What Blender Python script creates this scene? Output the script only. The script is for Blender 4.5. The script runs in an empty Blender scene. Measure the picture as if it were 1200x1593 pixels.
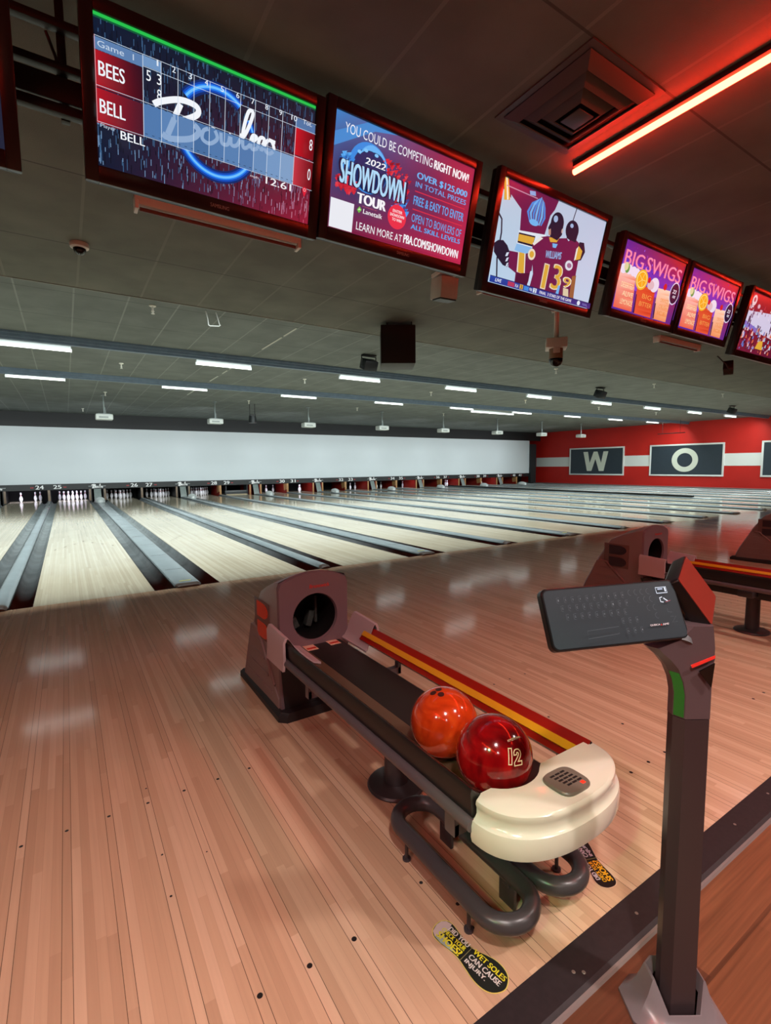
import bpy, bmesh, math, random
from mathutils import Vector, Matrix
random.seed(7)
S = bpy.context.scene
COL = S.collection
PI = math.pi

# ------------------------------------------------------------------ camera
cam = bpy.data.cameras.new('camera')
cam_o = bpy.data.objects.new('camera', cam)
COL.objects.link(cam_o)
cam.sensor_fit = 'HORIZONTAL'
cam.sensor_width = 36.0
cam.lens = 767.7 / 1200.0 * 36.0
cam.clip_start = 0.05
cam.clip_end = 200
YAW, PIT, ROL = 0.5732, -0.0931, -0.0095
fw = Vector((math.sin(YAW)*math.cos(PIT), math.cos(YAW)*math.cos(PIT), math.sin(PIT)))
rt = Vector((math.cos(YAW), -math.sin(YAW), 0))
up = rt.cross(fw)
r2 = rt*math.cos(ROL) + up*math.sin(ROL)
u2 = -rt*math.sin(ROL) + up*math.cos(ROL)
M = Matrix((r2, u2, -fw)).transposed().to_4x4()
M.translation = Vector((0.3331, -5.6432, 1.2957))
cam_o.matrix_world = M
S.camera = cam_o

# ------------------------------------------------------------------ view, world
S.view_settings.view_transform = 'Standard'
S.view_settings.look = 'None'
S.view_settings.exposure = 0.0
S.view_settings.gamma = 1.0
S.view_settings.use_curve_mapping = False
W = bpy.data.worlds.new('world')
S.world = W
W.use_nodes = True
W.node_tree.nodes['Background'].inputs[0].default_value = (0.55, 0.5, 0.48, 1)
W.node_tree.nodes['Background'].inputs[1].default_value = 0.035

# light levels
TUBE_WHITE = 2.4
LANE_FILL_W = 1150.0             # added strip lights, unseen behind beams and step, to brighten the lanes        # fluorescent tubes over the lanes
PROJECTOR_W = 19.0      # projectors lighting the masking screen
RED_TUBE = 62.0
ADDED_DOWNLIGHT_W = 46.0       # added unseen ceiling lamps over the seating
GREEN_W = 20.0

# ------------------------------------------------------------------ helpers
def lin(c):
    if isinstance(c, str):
        c = c.lstrip('#')
        c = tuple(int(c[i:i+2], 16)/255 for i in (0, 2, 4))
    return tuple(v/12.92 if v <= .04045 else ((v+.055)/1.055)**2.4 for v in c)

MATS = {}
def mat(name, color='808080', rough=.5, metal=0.0, spec=.5, coat=0.0, emit=None, estr=1.0,
        noise=0.0, nscale=8.0, bump=0.0, trans=0.0, alpha=1.0, coat_rough=.05):
    if name in MATS: return MATS[name]
    m = bpy.data.materials.new(name); m.use_nodes = True
    nt = m.node_tree; b = nt.nodes['Principled BSDF']
    c = lin(color)
    b.inputs['Base Color'].default_value = (*c, 1)
    b.inputs['Roughness'].default_value = rough
    b.inputs['Metallic'].default_value = metal
    b.inputs['Specular IOR Level'].default_value = spec
    b.inputs['Coat Weight'].default_value = coat
    b.inputs['Coat Roughness'].default_value = coat_rough
    b.inputs['Transmission Weight'].default_value = trans
    b.inputs['Alpha'].default_value = alpha
    if emit:
        b.inputs['Emission Color'].default_value = (*lin(emit), 1)
        b.inputs['Emission Strength'].default_value = estr
    if noise > 0 or bump > 0:
        tc = nt.nodes.new('ShaderNodeTexCoord')
        n = nt.nodes.new('ShaderNodeTexNoise'); n.inputs['Scale'].default_value = nscale
        n.inputs['Detail'].default_value = 5
        nt.links.new(tc.outputs['Object'], n.inputs['Vector'])
        if noise > 0:
            r = nt.nodes.new('ShaderNodeValToRGB')
            r.color_ramp.elements[0].position = .3; r.color_ramp.elements[1].position = .7
            r.color_ramp.elements[0].color = (*[v*(1-noise) for v in c], 1)
            r.color_ramp.elements[1].color = (*[min(1, v*(1+noise)) for v in c], 1)
            nt.links.new(n.outputs['Fac'], r.inputs['Fac'])
            nt.links.new(r.outputs['Color'], b.inputs['Base Color'])
        if bump > 0:
            bp = nt.nodes.new('ShaderNodeBump'); bp.inputs['Strength'].default_value = bump
            bp.inputs['Distance'].default_value = .01
            nt.links.new(n.outputs['Fac'], bp.inputs['Height'])
            nt.links.new(bp.outputs['Normal'], b.inputs['Normal'])
    MATS[name] = m
    return m

def picture_material(name, emissive):
    m = bpy.data.materials.new(name); m.use_nodes = True
    nt = m.node_tree; b = nt.nodes['Principled BSDF']
    a = nt.nodes.new('ShaderNodeVertexColor'); a.layer_name = 'Col'
    if emissive:
        b.inputs['Base Color'].default_value = (.01, .01, .01, 1)
        b.inputs['Roughness'].default_value = .35
        b.inputs['Specular IOR Level'].default_value = .25
        nt.links.new(a.outputs['Color'], b.inputs['Emission Color'])
        b.inputs['Emission Strength'].default_value = 1.0
    else:
        nt.links.new(a.outputs['Color'], b.inputs['Base Color'])
        b.inputs['Roughness'].default_value = .35
    return m
M_SCREEN = picture_material('screen_image', True)
M_PRINT = picture_material('printed_image', False)

class MB:
    """collects shapes into one mesh"""
    def __init__(self): self.bm = bmesh.new()
    def _tag(self, faces, mi):
        for f in faces: f.material_index = mi
    def merge(self, other, mtx=None, mi=0):
        vm = {}
        for v in other.verts:
            vm[v] = self.bm.verts.new(mtx @ v.co if mtx else v.co)
        for f in other.faces:
            try: nf = self.bm.faces.new([vm[v] for v in f.verts])
            except ValueError: continue
            nf.material_index = mi
        other.free()
    def box(self, c, s, rot=None, bevel=0.0, mi=0, seg=2):
        t = bmesh.new(); bmesh.ops.create_cube(t, size=1)
        for v in t.verts: v.co = Vector((v.co.x*s[0], v.co.y*s[1], v.co.z*s[2]))
        if bevel: bmesh.ops.bevel(t, geom=t.edges[:], offset=bevel, segments=seg, profile=.5, affect='EDGES')
        m = Matrix.Translation(c) @ (rot.to_4x4() if rot else Matrix.Identity(4))
        self.merge(t, m, mi); return self
    def span(self, x0, x1, y0, y1, z0, z1, bevel=0.0, mi=0):
        return self.box(((x0+x1)/2, (y0+y1)/2, (z0+z1)/2), (abs(x1-x0), abs(y1-y0), abs(z1-z0)), None, bevel, mi)
    def ring_loft(self, rings, closed=True, caps=True, mi=0, wrap=False):
        vs = [[self.bm.verts.new(p) for p in r] for r in rings]
        n = len(vs[0]); k = len(vs)
        for i in range(k if wrap else k-1):
            a, b = vs[i], vs[(i+1) % k]
            for j in range(n if closed else n-1):
                j2 = (j+1) % n
                try: self.bm.faces.new((a[j], a[j2], b[j2], b[j])).material_index = mi
                except ValueError: pass
        if caps and not wrap:
            for r in (vs[0], vs[-1]):
                try: self.bm.faces.new(r).material_index = mi
                except ValueError: pass
        return self
    def cyl(self, p0, p1, r0, r1=None, n=20, caps=True, mi=0):
        r1 = r0 if r1 is None else r1
        return self.tube([p0, p1], [r0, r1], n, False, caps, mi)
    def tube(self, path, r, n=12, closed=False, caps=True, mi=0):
        P = [Vector(p) for p in path]; k = len(P)
        if not isinstance(r, (list, tuple)): r = [r]*k
        rings = []; ref = None
        for i in range(k):
            if closed: t = (P[(i+1) % k]-P[i-1]).normalized()
            elif i == 0: t = (P[1]-P[0]).normalized()
            elif i == k-1: t = (P[-1]-P[-2]).normalized()
            else: t = ((P[i+1]-P[i]).normalized()+(P[i]-P[i-1]).normalized()).normalized()
            if ref is None:
                ref = t.orthogonal().normalized()
            ref = (ref - t*ref.dot(t))
            if ref.length < 1e-5: ref = t.orthogonal()
            ref.normalize()
            b = t.cross(ref)
            rings.append([P[i]+(ref*math.cos(a)+b*math.sin(a))*r[i] for a in [2*PI*j/n for j in range(n)]])
        return self.ring_loft(rings, True, caps, mi, wrap=closed)
    def lathe(self, prof, n=24, c=(0, 0, 0), mi=0, caps=True):
        c = Vector(c)
        rings = [[c+Vector((r*math.cos(2*PI*j/n), r*math.sin(2*PI*j/n), z)) for j in range(n)] for r, z in prof]
        return self.ring_loft(rings, True, caps, mi)
    def prism(self, pts, a, b, plane='XZ', mi=0):
        def f(p, d):
            if plane == 'XZ': return Vector((p[0], d, p[1]))
            if plane == 'YZ': return Vector((d, p[0], p[1]))
            return Vector((p[0], p[1], d))
        return self.ring_loft([[f(p, a) for p in pts], [f(p, b) for p in pts]], True, True, mi)
    def strip(self, pts, a, b, plane='XZ', mi=0):
        """open profile extruded (a sheet)"""
        def f(p, d):
            return Vector((p[0], d, p[1])) if plane == 'XZ' else Vector((d, p[0], p[1]))
        return self.ring_loft([[f(p, a) for p in pts], [f(p, b) for p in pts]], False, False, mi)
    def sphere(self, c, r, nu=32, nv=20, mi=0):
        t = bmesh.new(); bmesh.ops.create_uvsphere(t, u_segments=nu, v_segments=nv, radius=r)
        self.merge(t, Matrix.Translation(c), mi); return self
    def face(self, pts, mi=0):
        self.bm.faces.new([self.bm.verts.new(p) for p in pts]).material_index = mi; return self
    def build(self, name, mats, parent=None, smooth=True, angle=35, loc=None, rot=None):
        bmesh.ops.remove_doubles(self.bm, verts=self.bm.verts[:], dist=1e-6)
        bmesh.ops.recalc_face_normals(self.bm, faces=self.bm.faces[:])
        me = bpy.data.meshes.new(name); self.bm.to_mesh(me); self.bm.free()
        for m in (mats if isinstance(mats, (list, tuple)) else [mats]): me.materials.append(m)
        if smooth:
            me.polygons.foreach_set('use_smooth', [True]*len(me.polygons))
            me.set_sharp_from_angle(angle=math.radians(angle))
        o = bpy.data.objects.new(name, me); COL.objects.link(o)
        if parent: o.parent = parent
        if loc: o.location = loc
        if rot: o.rotation_euler = rot
        return o

def tag(o, label, cat, group=None):
    o['label'] = label; o['category'] = cat
    if group: o['group'] = group
    return o
def thing(name, label, cat, loc=(0, 0, 0), rot=(0, 0, 0), group=None):
    o = bpy.data.objects.new(name, None); COL.objects.link(o)
    o.empty_display_size = .1
    o.location = loc; o.rotation_euler = rot
    return tag(o, label, cat, group)
_N = ['twenty', 'twenty one', 'twenty two', 'twenty three', 'twenty four', 'twenty five', 'twenty six', 'twenty seven', 'twenty eight', 'twenty nine']
def num(n):
    """lane number in words"""
    return _N[n-20] if n < 30 else ('thirty'+_N[n-30][6:] if n < 40 else 'forty'+_N[n-40][6:])
def struct(o):
    o['kind'] = 'structure'; return o
def dup(root, loc, rot=None, label=None, group=None):
    r = root.copy(); COL.objects.link(r); r.location = loc
    if rot is not None: r.rotation_euler = rot
    if label: r['label'] = label
    if group: r['group'] = group
    for ch in list(root.children):
        c = ch.copy(); COL.objects.link(c); c.parent = r
        for g in list(ch.children):
            d = g.copy(); COL.objects.link(d); d.parent = c
    return r

_TXT = {}
def text_geo(body, bold=0.0, shear=0.0):
    k = (body, bold, shear)
    if k in _TXT: return _TXT[k]
    cu = bpy.data.curves.new('t', 'FONT'); cu.body = body; cu.size = 1; cu.offset = bold; cu.shear = shear
    cu.resolution_u = 3; cu.fill_mode = 'FRONT'
    o = bpy.data.objects.new('t', cu); COL.objects.link(o)
    bpy.context.view_layer.update()
    dg = bpy.context.evaluated_depsgraph_get()
    me = bpy.data.meshes.new_from_object(o.evaluated_get(dg))
    vs = [(v.co.x, v.co.y) for v in me.vertices]; fs = [tuple(p.vertices) for p in me.polygons]
    bpy.data.objects.remove(o); bpy.data.curves.remove(cu); bpy.data.meshes.remove(me)
    x0 = min(v[0] for v in vs); x1 = max(v[0] for v in vs); y0 = min(v[1] for v in vs); y1 = max(v[1] for v in vs)
    vs = [((x-x0)/(x1-x0), (y-y0)/(y1-y0)) for x, y in vs]
    _TXT[k] = (vs, fs, (x1-x0)/(y1-y0)); return _TXT[k]

class Pic:
    """flat artwork of a screen, print or plate: local x right, z up, facing -y"""
    def __init__(self, w, h, step=.0004):
        self.w, self.h = w, h; self.v = []; self.f = []; self.c = []; self.k = 0; self.step = step
    def P(self, u, v): return ((u-.5)*self.w, (v-.5)*self.h)
    def poly(self, uv, col, k=None):
        if k is None: self.k += 1; k = self.k
        i = len(self.v)
        for u, v in uv:
            x, z = self.P(u, v); self.v.append((x, -k*self.step, z))
        self.f.append(tuple(range(i, i+len(uv))))
        cols = col if isinstance(col, list) else [col]*len(uv)
        self.c += [lin(c) for c in cols]
        return self
    def rect(self, u0, v0, u1, v1, col, k=None):
        return self.poly([(u0, v0), (u1, v0), (u1, v1), (u0, v1)], col, k)
    def line(self, pts, wd, col, taper=None):
        """ribbon along points, wd in metres"""
        self.k += 1
        P = [Vector(self.P(*p)) for p in pts]; L = []
        for i, p in enumerate(P):
            a = P[max(i-1, 0)]; b = P[min(i+1, len(P)-1)]
            t = (b-a).normalized(); n = Vector((-t.y, t.x))
            w = wd if taper is None else wd*taper[min(i, len(taper)-1)]
            L.append((p+n*w/2, p-n*w/2))
        for (a, b), (c, d) in zip(L[:-1], L[1:]):
            i = len(self.v)
            for q in (a, b, d, c): self.v.append((q.x, -self.k*self.step, q.y))
            self.f.append((i, i+1, i+2, i+3)); self.c += [lin(col)]*4
        return self
    def disc(self, u, v, rx, rz, col, n=28):
        return self.poly([(u+rx/self.w*math.cos(2*PI*i/n), v+rz/self.h*math.sin(2*PI*i/n)) for i in range(n)], col)
    def arc(self, u, v, r, a0, a1, wd, col, n=40, rz=None):
        rz = rz or r
        return self.line([(u+r/self.w*math.cos(a0+(a1-a0)*i/n), v+rz/self.h*math.sin(a0+(a1-a0)*i/n)) for i in range(n+1)], wd, col)
    def text(self, s, u0, v0, u1, v1, col, bold=0.0, shear=0.0, slope=0.0):
        vs, fs, asp = text_geo(s, 0.0, shear)
        self.k += 1
        c = lin(col)
        du = bold*.9*(v1-v0)*self.h/self.w
        for d in ((0,) if bold < .015 else (-1, -.33, .33, 1)):
            i = len(self.v)
            for x, y in vs:
                X, Z = self.P(u0+(u1-u0)*x+du*d, v0+(v1-v0)*y+slope*x)
                self.v.append((X, -self.k*self.step-.00002*d, Z)); self.c.append(c)
            for f in fs: self.f.append(tuple(i+j for j in f))
        return self
    def build(self, name, material, parent=None, loc=None, rot=None):
        me = bpy.data.meshes.new(name); me.from_pydata(self.v, [], self.f)
        at = me.color_attributes.new('Col', 'FLOAT_COLOR', 'POINT')
        for i, c in enumerate(self.c): at.data[i].color = (*c, 1)
        me.materials.append(material); me.update()
        o = bpy.data.objects.new(name, me); COL.objects.link(o)
        # every face looks along -y
        bm = bmesh.new(); bm.from_mesh(me)
        for f in bm.faces:
            f.normal_update()
            if f.normal.y > 0: f.normal_flip()
        bm.to_mesh(me); bm.free()
        if parent: o.parent = parent
        if loc: o.location = loc
        if rot: o.rotation_euler = rot
        return o

# ------------------------------------------------------------------ dimensions of the hall
LW = 1.0541                        # lane width
GAP_RETURN, GAP_PLAIN = 0.680, 0.524
LANE = {25: 0.0}
for n in range(26, 42): LANE[n] = LANE[n-1]+LW+(GAP_RETURN if n % 2 == 0 else GAP_PLAIN)
for n in range(24, 21, -1): LANE[n] = LANE[n+1]-LW-(GAP_RETURN if (n+1) % 2 == 0 else GAP_PLAIN)
X_LEFT, X_RIGHT = -7.0, 28.58
Y_BACK, Y_SCREEN, Y_END = -12.0, 17.9, 20.2
Z_NEAR, Z_FAR = 3.21, 3.5
Y_STEP = 0.69
Y_EDGE = -4.883                    # where the approach boards end
HEADPIN = 18.288

# ------------------------------------------------------------------ floor materials
def math_node(nt, op, a, b=None, clamp=False):
    n = nt.nodes.new('ShaderNodeMath'); n.operation = op; n.use_clamp = clamp
    for i, v in enumerate((a, b)):
        if v is None: continue
        if isinstance(v, (int, float)): n.inputs[i].default_value = v
        else: nt.links.new(v, n.inputs[i])
    return n.outputs[0]
def mix_node(nt, fac, a, b, mode='MIX'):
    n = nt.nodes.new('ShaderNodeMix'); n.data_type = 'RGBA'; n.blend_type = mode
    for i, v in ((0, fac), (6, a), (7, b)):
        if isinstance(v, (int, float)): n.inputs[i].default_value = v
        elif isinstance(v, tuple): n.inputs[i].default_value = (*v, 1)
        else: nt.links.new(v, n.inputs[i])
    return n.outputs[2]
def board_material(name, c_dark, c_mid, c_light, width, length, x0, rough, joint=None, joint_dark=.35, spec=.5, stagger=True, along='Y',
                   coat=0.0, grime=.12, rough_var=.06):
    m = bpy.data.materials.new(name); m.use_nodes = True
    nt = m.node_tree; b = nt.nodes['Principled BSDF']
    tc = nt.nodes.new('ShaderNodeTexCoord'); sp = nt.nodes.new('ShaderNodeSeparateXYZ')
    nt.links.new(tc.outputs['Object'], sp.inputs[0])
    X, Y = (sp.outputs[0], sp.outputs[1]) if along == 'Y' else (sp.outputs[1], sp.outputs[0])
    u = math_node(nt, 'DIVIDE', math_node(nt, 'SUBTRACT', X, x0-width/2), width)
    ui = math_node(nt, 'FLOOR', u)
    wn = nt.nodes.new('ShaderNodeTexWhiteNoise'); wn.noise_dimensions = '1D'; nt.links.new(ui, wn.inputs['W'])
    yy = math_node(nt, 'ADD', math_node(nt, 'DIVIDE', Y, length), math_node(nt, 'MULTIPLY', wn.outputs[0], 7.3))
    yi = math_node(nt, 'FLOOR', yy)
    cx = nt.nodes.new('ShaderNodeCombineXYZ'); nt.links.new(ui, cx.inputs[0]); nt.links.new(yi, cx.inputs[1])
    w2 = nt.nodes.new('ShaderNodeTexWhiteNoise'); w2.noise_dimensions = '2D'; nt.links.new(cx.outputs[0], w2.inputs['Vector'])
    rp = nt.nodes.new('ShaderNodeValToRGB')
    e = rp.color_ramp.elements; e[0].position = 0; e[1].position = 1
    e[0].color = (*lin(c_dark), 1); e[1].color = (*lin(c_light), 1)
    e2 = e.new(.5); e2.color = (*lin(c_mid), 1)
    nt.links.new(w2.outputs[0], rp.inputs[0])
    # grain stretched along the boards
    mp = nt.nodes.new('ShaderNodeMapping')
    mp.inputs['Scale'].default_value = (90, 2.5, 1) if along == 'Y' else (2.5, 90, 1)
    nt.links.new(tc.outputs['Object'], mp.inputs[0])
    gn = nt.nodes.new('ShaderNodeTexNoise'); gn.inputs['Scale'].default_value = 1; gn.inputs['Detail'].default_value = 4
    nt.links.new(mp.outputs[0], gn.inputs['Vector'])
    g = math_node(nt, 'ADD', math_node(nt, 'MULTIPLY', gn.outputs[0], 2*grime), 1-grime)
    gc = nt.nodes.new('ShaderNodeCombineColor')
    for i in range(3): nt.links.new(g, gc.inputs[i])
    col = mix_node(nt, 1.0, rp.outputs[0], gc.outputs[0], 'MULTIPLY')
    # big soft wear stains
    bn = nt.nodes.new('ShaderNodeTexNoise'); bn.inputs['Scale'].default_value = 1.3; bn.inputs['Detail'].default_value = 3
    nt.links.new(tc.outputs['Object'], bn.inputs['Vector'])
    s = math_node(nt, 'ADD', math_node(nt, 'MULTIPLY', bn.outputs[0], .22), .89)
    sc = nt.nodes.new('ShaderNodeCombineColor')
    for i in range(3): nt.links.new(s, sc.inputs[i])
    col = mix_node(nt, 1.0, col, sc.outputs[0], 'MULTIPLY')
    fr = math_node(nt, 'FRACT', u)
    d = math_node(nt, 'MINIMUM', fr, math_node(nt, 'SUBTRACT', 1.0, fr))
    if joint:      # fine dark joints on both sides of every joint-th board
        md = math_node(nt, 'FLOORED_MODULO', ui, joint)
        hit = math_node(nt, 'LESS_THAN', md, .5)
        line = math_node(nt, 'MULTIPLY', math_node(nt, 'LESS_THAN', d, .055), hit)
        col = mix_node(nt, math_node(nt, 'MULTIPLY', line, .8), col, lin('2b1a12'))
        line2 = math_node(nt, 'LESS_THAN', d, .03)
        col = mix_node(nt, math_node(nt, 'MULTIPLY', line2, .12), col, lin('3a251a'))
    else:
        line = math_node(nt, 'LESS_THAN', d, .03)
        col = mix_node(nt, math_node(nt, 'MULTIPLY', line, joint_dark), col, lin('2b1a12'))
    nt.links.new(col, b.inputs['Base Color'])
    r = math_node(nt, 'ADD', math_node(nt, 'MULTIPLY', bn.outputs[0], rough_var), rough-rough_var/2)
    nt.links.new(r, b.inputs['Roughness'])
    b.inputs['Specular IOR Level'].default_value = spec
    b.inputs['Coat Weight'].default_value = coat
    b.inputs['Coat Roughness'].default_value = .06
    return m

M_APPROACH = board_material('maple_approach', 'bf9a7c', 'caa586', 'd5b294', .02655, 1.1, LW/2, .10, joint=5, spec=.5, grime=.10, rough_var=.04)
M_LANE = board_material('maple_lane', 'c3b7a0', 'cdc2ab', 'd6ccb6', .02703, 2.4, LW/2, .10, joint_dark=.18, spec=.6, grime=.08, rough_var=.03)
M_CONC = board_material('brown_plank', '5f3a28', '74482f', '86563b', .18, 1.2, 0.0, .32, joint_dark=.5, grime=.6, along='X')
M_HOLE = mat('dark_plug', '120b08', .6)

# ------------------------------------------------------------------ floor
fl = MB()
fl.face([(X_LEFT, Y_EDGE, 0), (X_RIGHT, Y_EDGE, 0), (X_RIGHT, 0, 0), (X_LEFT, 0, 0)])
fl.face([(X_LEFT, Y_EDGE, -.3), (X_RIGHT, Y_EDGE, -.3), (X_RIGHT, Y_EDGE, 0), (X_LEFT, Y_EDGE, 0)])
fl.face([(X_LEFT, 0, -.3), (X_RIGHT, 0, -.3), (X_RIGHT, 0, 0), (X_LEFT, 0, 0)])
def dot(b, x, y, r=.0085):
    b.face([(x+r*math.cos(2*PI*i/14), y+r*math.sin(2*PI*i/14), .0006) for i in range(14)], 1)
for n in LANE:
    for k in range(-3, 4):
        x = LANE[n]+LW/2+k*5*.02655
        dot(fl, x, -3.62, .0062)
        dot(fl, x, -4.546, .0075)
for x, y, r in ((.531, -3.93, .004), (.533, -3.52, .004), (.527, -4.12, .004), (.66, -4.0, .003), (1.19, -4.5, .006), (1.235, -4.62, .006),
                (1.22, -4.7, .006), (1.93, -3.4, .007), (2.1, -3.75, .006), (2.05, -3.9, .008), (2.35, -4.05, .006), (2.6, -4.3, .007)):
    dot(fl, x, y, r)
struct(fl.build('floor', [M_APPROACH, M_HOLE], smooth=False))
cf = MB()
cf.face([(X_LEFT, Y_BACK, -.004), (X_RIGHT, Y_BACK, -.004), (X_RIGHT, Y_EDGE-.05, -.004), (X_LEFT, Y_EDGE-.05, -.004)])
struct(cf.build('floor_concourse', M_CONC, smooth=False))
st = MB()
st.prism([(Y_EDGE-.098, -.004), (Y_EDGE-.085, .004), (Y_EDGE+.001, .004), (Y_EDGE+.002, -.004)], X_LEFT, X_RIGHT, 'YZ')
st.prism([(Y_EDGE-.108, -.004), (Y_EDGE-.104, .002), (Y_EDGE-.097, .002), (Y_EDGE-.096, -.004)], X_LEFT, X_RIGHT, 'YZ', mi=1)
for x, y in ((1.643, -4.93), (1.349, -4.935), (1.37, -4.95), (2.276, -4.925), (2.571, -4.92), (1.96, -4.93), (.9, -4.93), (.5, -4.94)):
    st.lathe([(.0001, .0052), (.0042, .005), (.005, .004)], 12, (x, y, 0), mi=2, caps=False)
struct(st.build('trim_1', [mat('black_rubber', '1f1618', .6, noise=.3, nscale=60), mat('grey_edge', '7c706c', .5),
                           mat('screw_metal', '9a8f86', .4, .6)], smooth=False))

# ------------------------------------------------------------------ lanes and what lies between them
M_GUTTER = mat('gutter_grey', '6a7174', .5, noise=.25, nscale=3)
M_CAP = mat('division_cap', '8e9aa0', .22, spec=.6, noise=.1, nscale=2)
M_CAPEDGE = mat('division_side', '2c3134', .35)
M_NOSE = mat('cap_nose', '5b4a44', .4)
M_YELLOW = mat('yellow_tag', 'c9c86a', .5)
M_ARROW = mat('lane_arrow', '6b5436', .3)
for n in LANE:
    x0 = LANE[n]
    b = MB()
    b.span(x0, x0+LW, 0.004, HEADPIN+1.0, -.12, 0)
    for k in range(-3, 4):
        x = x0+LW/2+k*5*.02703; y = 4.75-abs(k)*.28
        b.face([(x-.016, y-.15, .0006), (x, y-.12, .0006), (x, y+.02, .0006)], 1)
        b.face([(x+.016, y-.15, .0006), (x, y+.02, .0006), (x, y-.12, .0006)], 1)
    for k in (-4.2, -3.6, -3, -2.4, -1.8, 1.8, 2.4, 3, 3.6, 4.2):
        x = x0+LW/2+k*.11; y = 2.1
        b.face([(x+.008*math.cos(2*PI*i/10), y+.008*math.sin(2*PI*i/10), .0006) for i in range(10)], 1)
    o = b.build('bowling_lane', [M_LANE, M_ARROW], smooth=False)
    tag(o, 'pale maple bowling lane running to the pins under number %s' % num(n), 'lane', 'bowling lanes')

def divider(xl, gap, returns, lab):
    """two gutters and the capping between two lanes, from x = xl to xl + gap"""
    root = thing('lane_divider', lab, 'lane divider', (xl, 0, 0), group='dividers between the lanes')
    gw = .2 if returns else .185
    L = Y_SCREEN-(.30 if returns else .025)
    def gutter(x0, x1):
        g = MB()
        w = x1-x0
        pts = [(x0, -.003), (x0+.012, -.012), (x0+.03, -.055), (x0+.06, -.075), (x1-.06, -.075), (x1-.03, -.055), (x1-.012, -.012), (x1, -.003)]
        g.strip(pts, 0.0, L)
        g.prism([(x0, -.003)]+[(p[0], p[1]) for p in pts[1:]], 0.0, -.002)
        return g.build('gutter', M_GUTTER, root)
    gutter(0.004, gw); gutter(gap-gw, gap-.004)
    a, c = gw, gap-gw
    s = MB()
    s.span(a, c, .02, L, -.11, .012)
    s.build('side_panel', M_CAPEDGE, root)
    k = MB()
    if returns:
        prof = [(a+.004, .008), (a+.012, .026), (a+.035, .036), (c-.035, .036), (c-.012, .026), (c-.004, .008)]
    else:
        prof = [(a+.003, .008), (a+.02, .034), (a+.045, .046), (c-.045, .046), (c-.02, .034), (c-.003, .008)]
    k.prism(prof, .05, L-.05)
    if returns:
        for i in range(13):
            y = .9+i*1.2
            k.span(a+.04, c-.04, y, y+.008, .035, .0375, mi=1)
    k.build('capping', [M_CAP, M_CAPEDGE], root)
    e = MB()
    e.ring_loft([[(x, y+.05, z) for x, z in prof] for y in (0,)] +
                [[((a+c)/2+(x-(a+c)/2)*f, yy, .004+(z-.004)*h) for x, z in prof] for f, yy, h in ((.99, .03, .98), (.93, -.005, .9), (.82, -.03, .5))])
    e.build('end_nose', M_NOSE, root)
    if returns:
        t = MB(); t.box(((a+c)/2-.005, .16, .0372), (.12, .03, .002), None, .0008); t.build('yellow_tag', M_YELLOW, root)
    return root
for n in sorted(LANE)[:-1]:
    ret = (n+1) % 2 == 0
    divider(LANE[n]+LW, LANE[n+1]-LANE[n]-LW, ret,
            ('wide grey ball return divider' if ret else 'narrow grey divider') + ' with gutters between lanes %s and %s' % (num(n), num(n+1)))
# last gutter and side floor along the red wall
e = MB()
xr = LANE[41]+LW
e.span(xr+.2, X_RIGHT, .004, HEADPIN+1, -.1, .03)
struct(e.build('floor_side', mat('grey_side_floor', '6d7678', .3, noise=.12)))
e = MB(); xb = LANE[37]-GAP_PLAIN/2
e.prism([(xb-.06, .047), (xb-.06, .10), (xb-.045, .115), (xb+.045, .115), (xb+.06, .10), (xb+.06, .047)], 3.4, 17.2, 'XZ')
tag(e.build('bumper_rail', mat('black_rail', '0c0c0d', .5)), 'long black bumper rail on the divider before the last lanes by the red wall', 'rail')

# ------------------------------------------------------------------ walls and ceilings
M_RED = mat('red_wall_paint', 'be190f', .6, noise=.05, nscale=1.5)
M_WHITE = mat('white_paint', 'dfe3e2', .5)
M_DARKWALL = mat('dark_wall_paint', '1d2124', .6)
w = MB(); w.span(X_RIGHT, X_RIGHT+.2, Y_BACK, Y_END, -.3, 4.0); struct(w.build('wall_right', M_RED, smooth=False))
w = MB(); w.span(X_LEFT-.2, X_LEFT, Y_BACK, Y_END, -.3, 4.0); struct(w.build('wall_left', mat('grey_wall_paint', '4a4645', .6), smooth=False))
w = MB(); w.span(X_LEFT-.2, X_RIGHT+.2, Y_BACK-.2, Y_BACK, -.3, 4.0); struct(w.build('wall_back', mat('brown_wall_paint', '4b3a34', .6), smooth=False))
w = MB(); w.span(X_LEFT-.2, X_RIGHT+.2, Y_END, Y_END+.2, -.3, 4.0); struct(w.build('wall_front', mat('black_wall_paint', '0d0d0f', .7), smooth=False))

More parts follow.
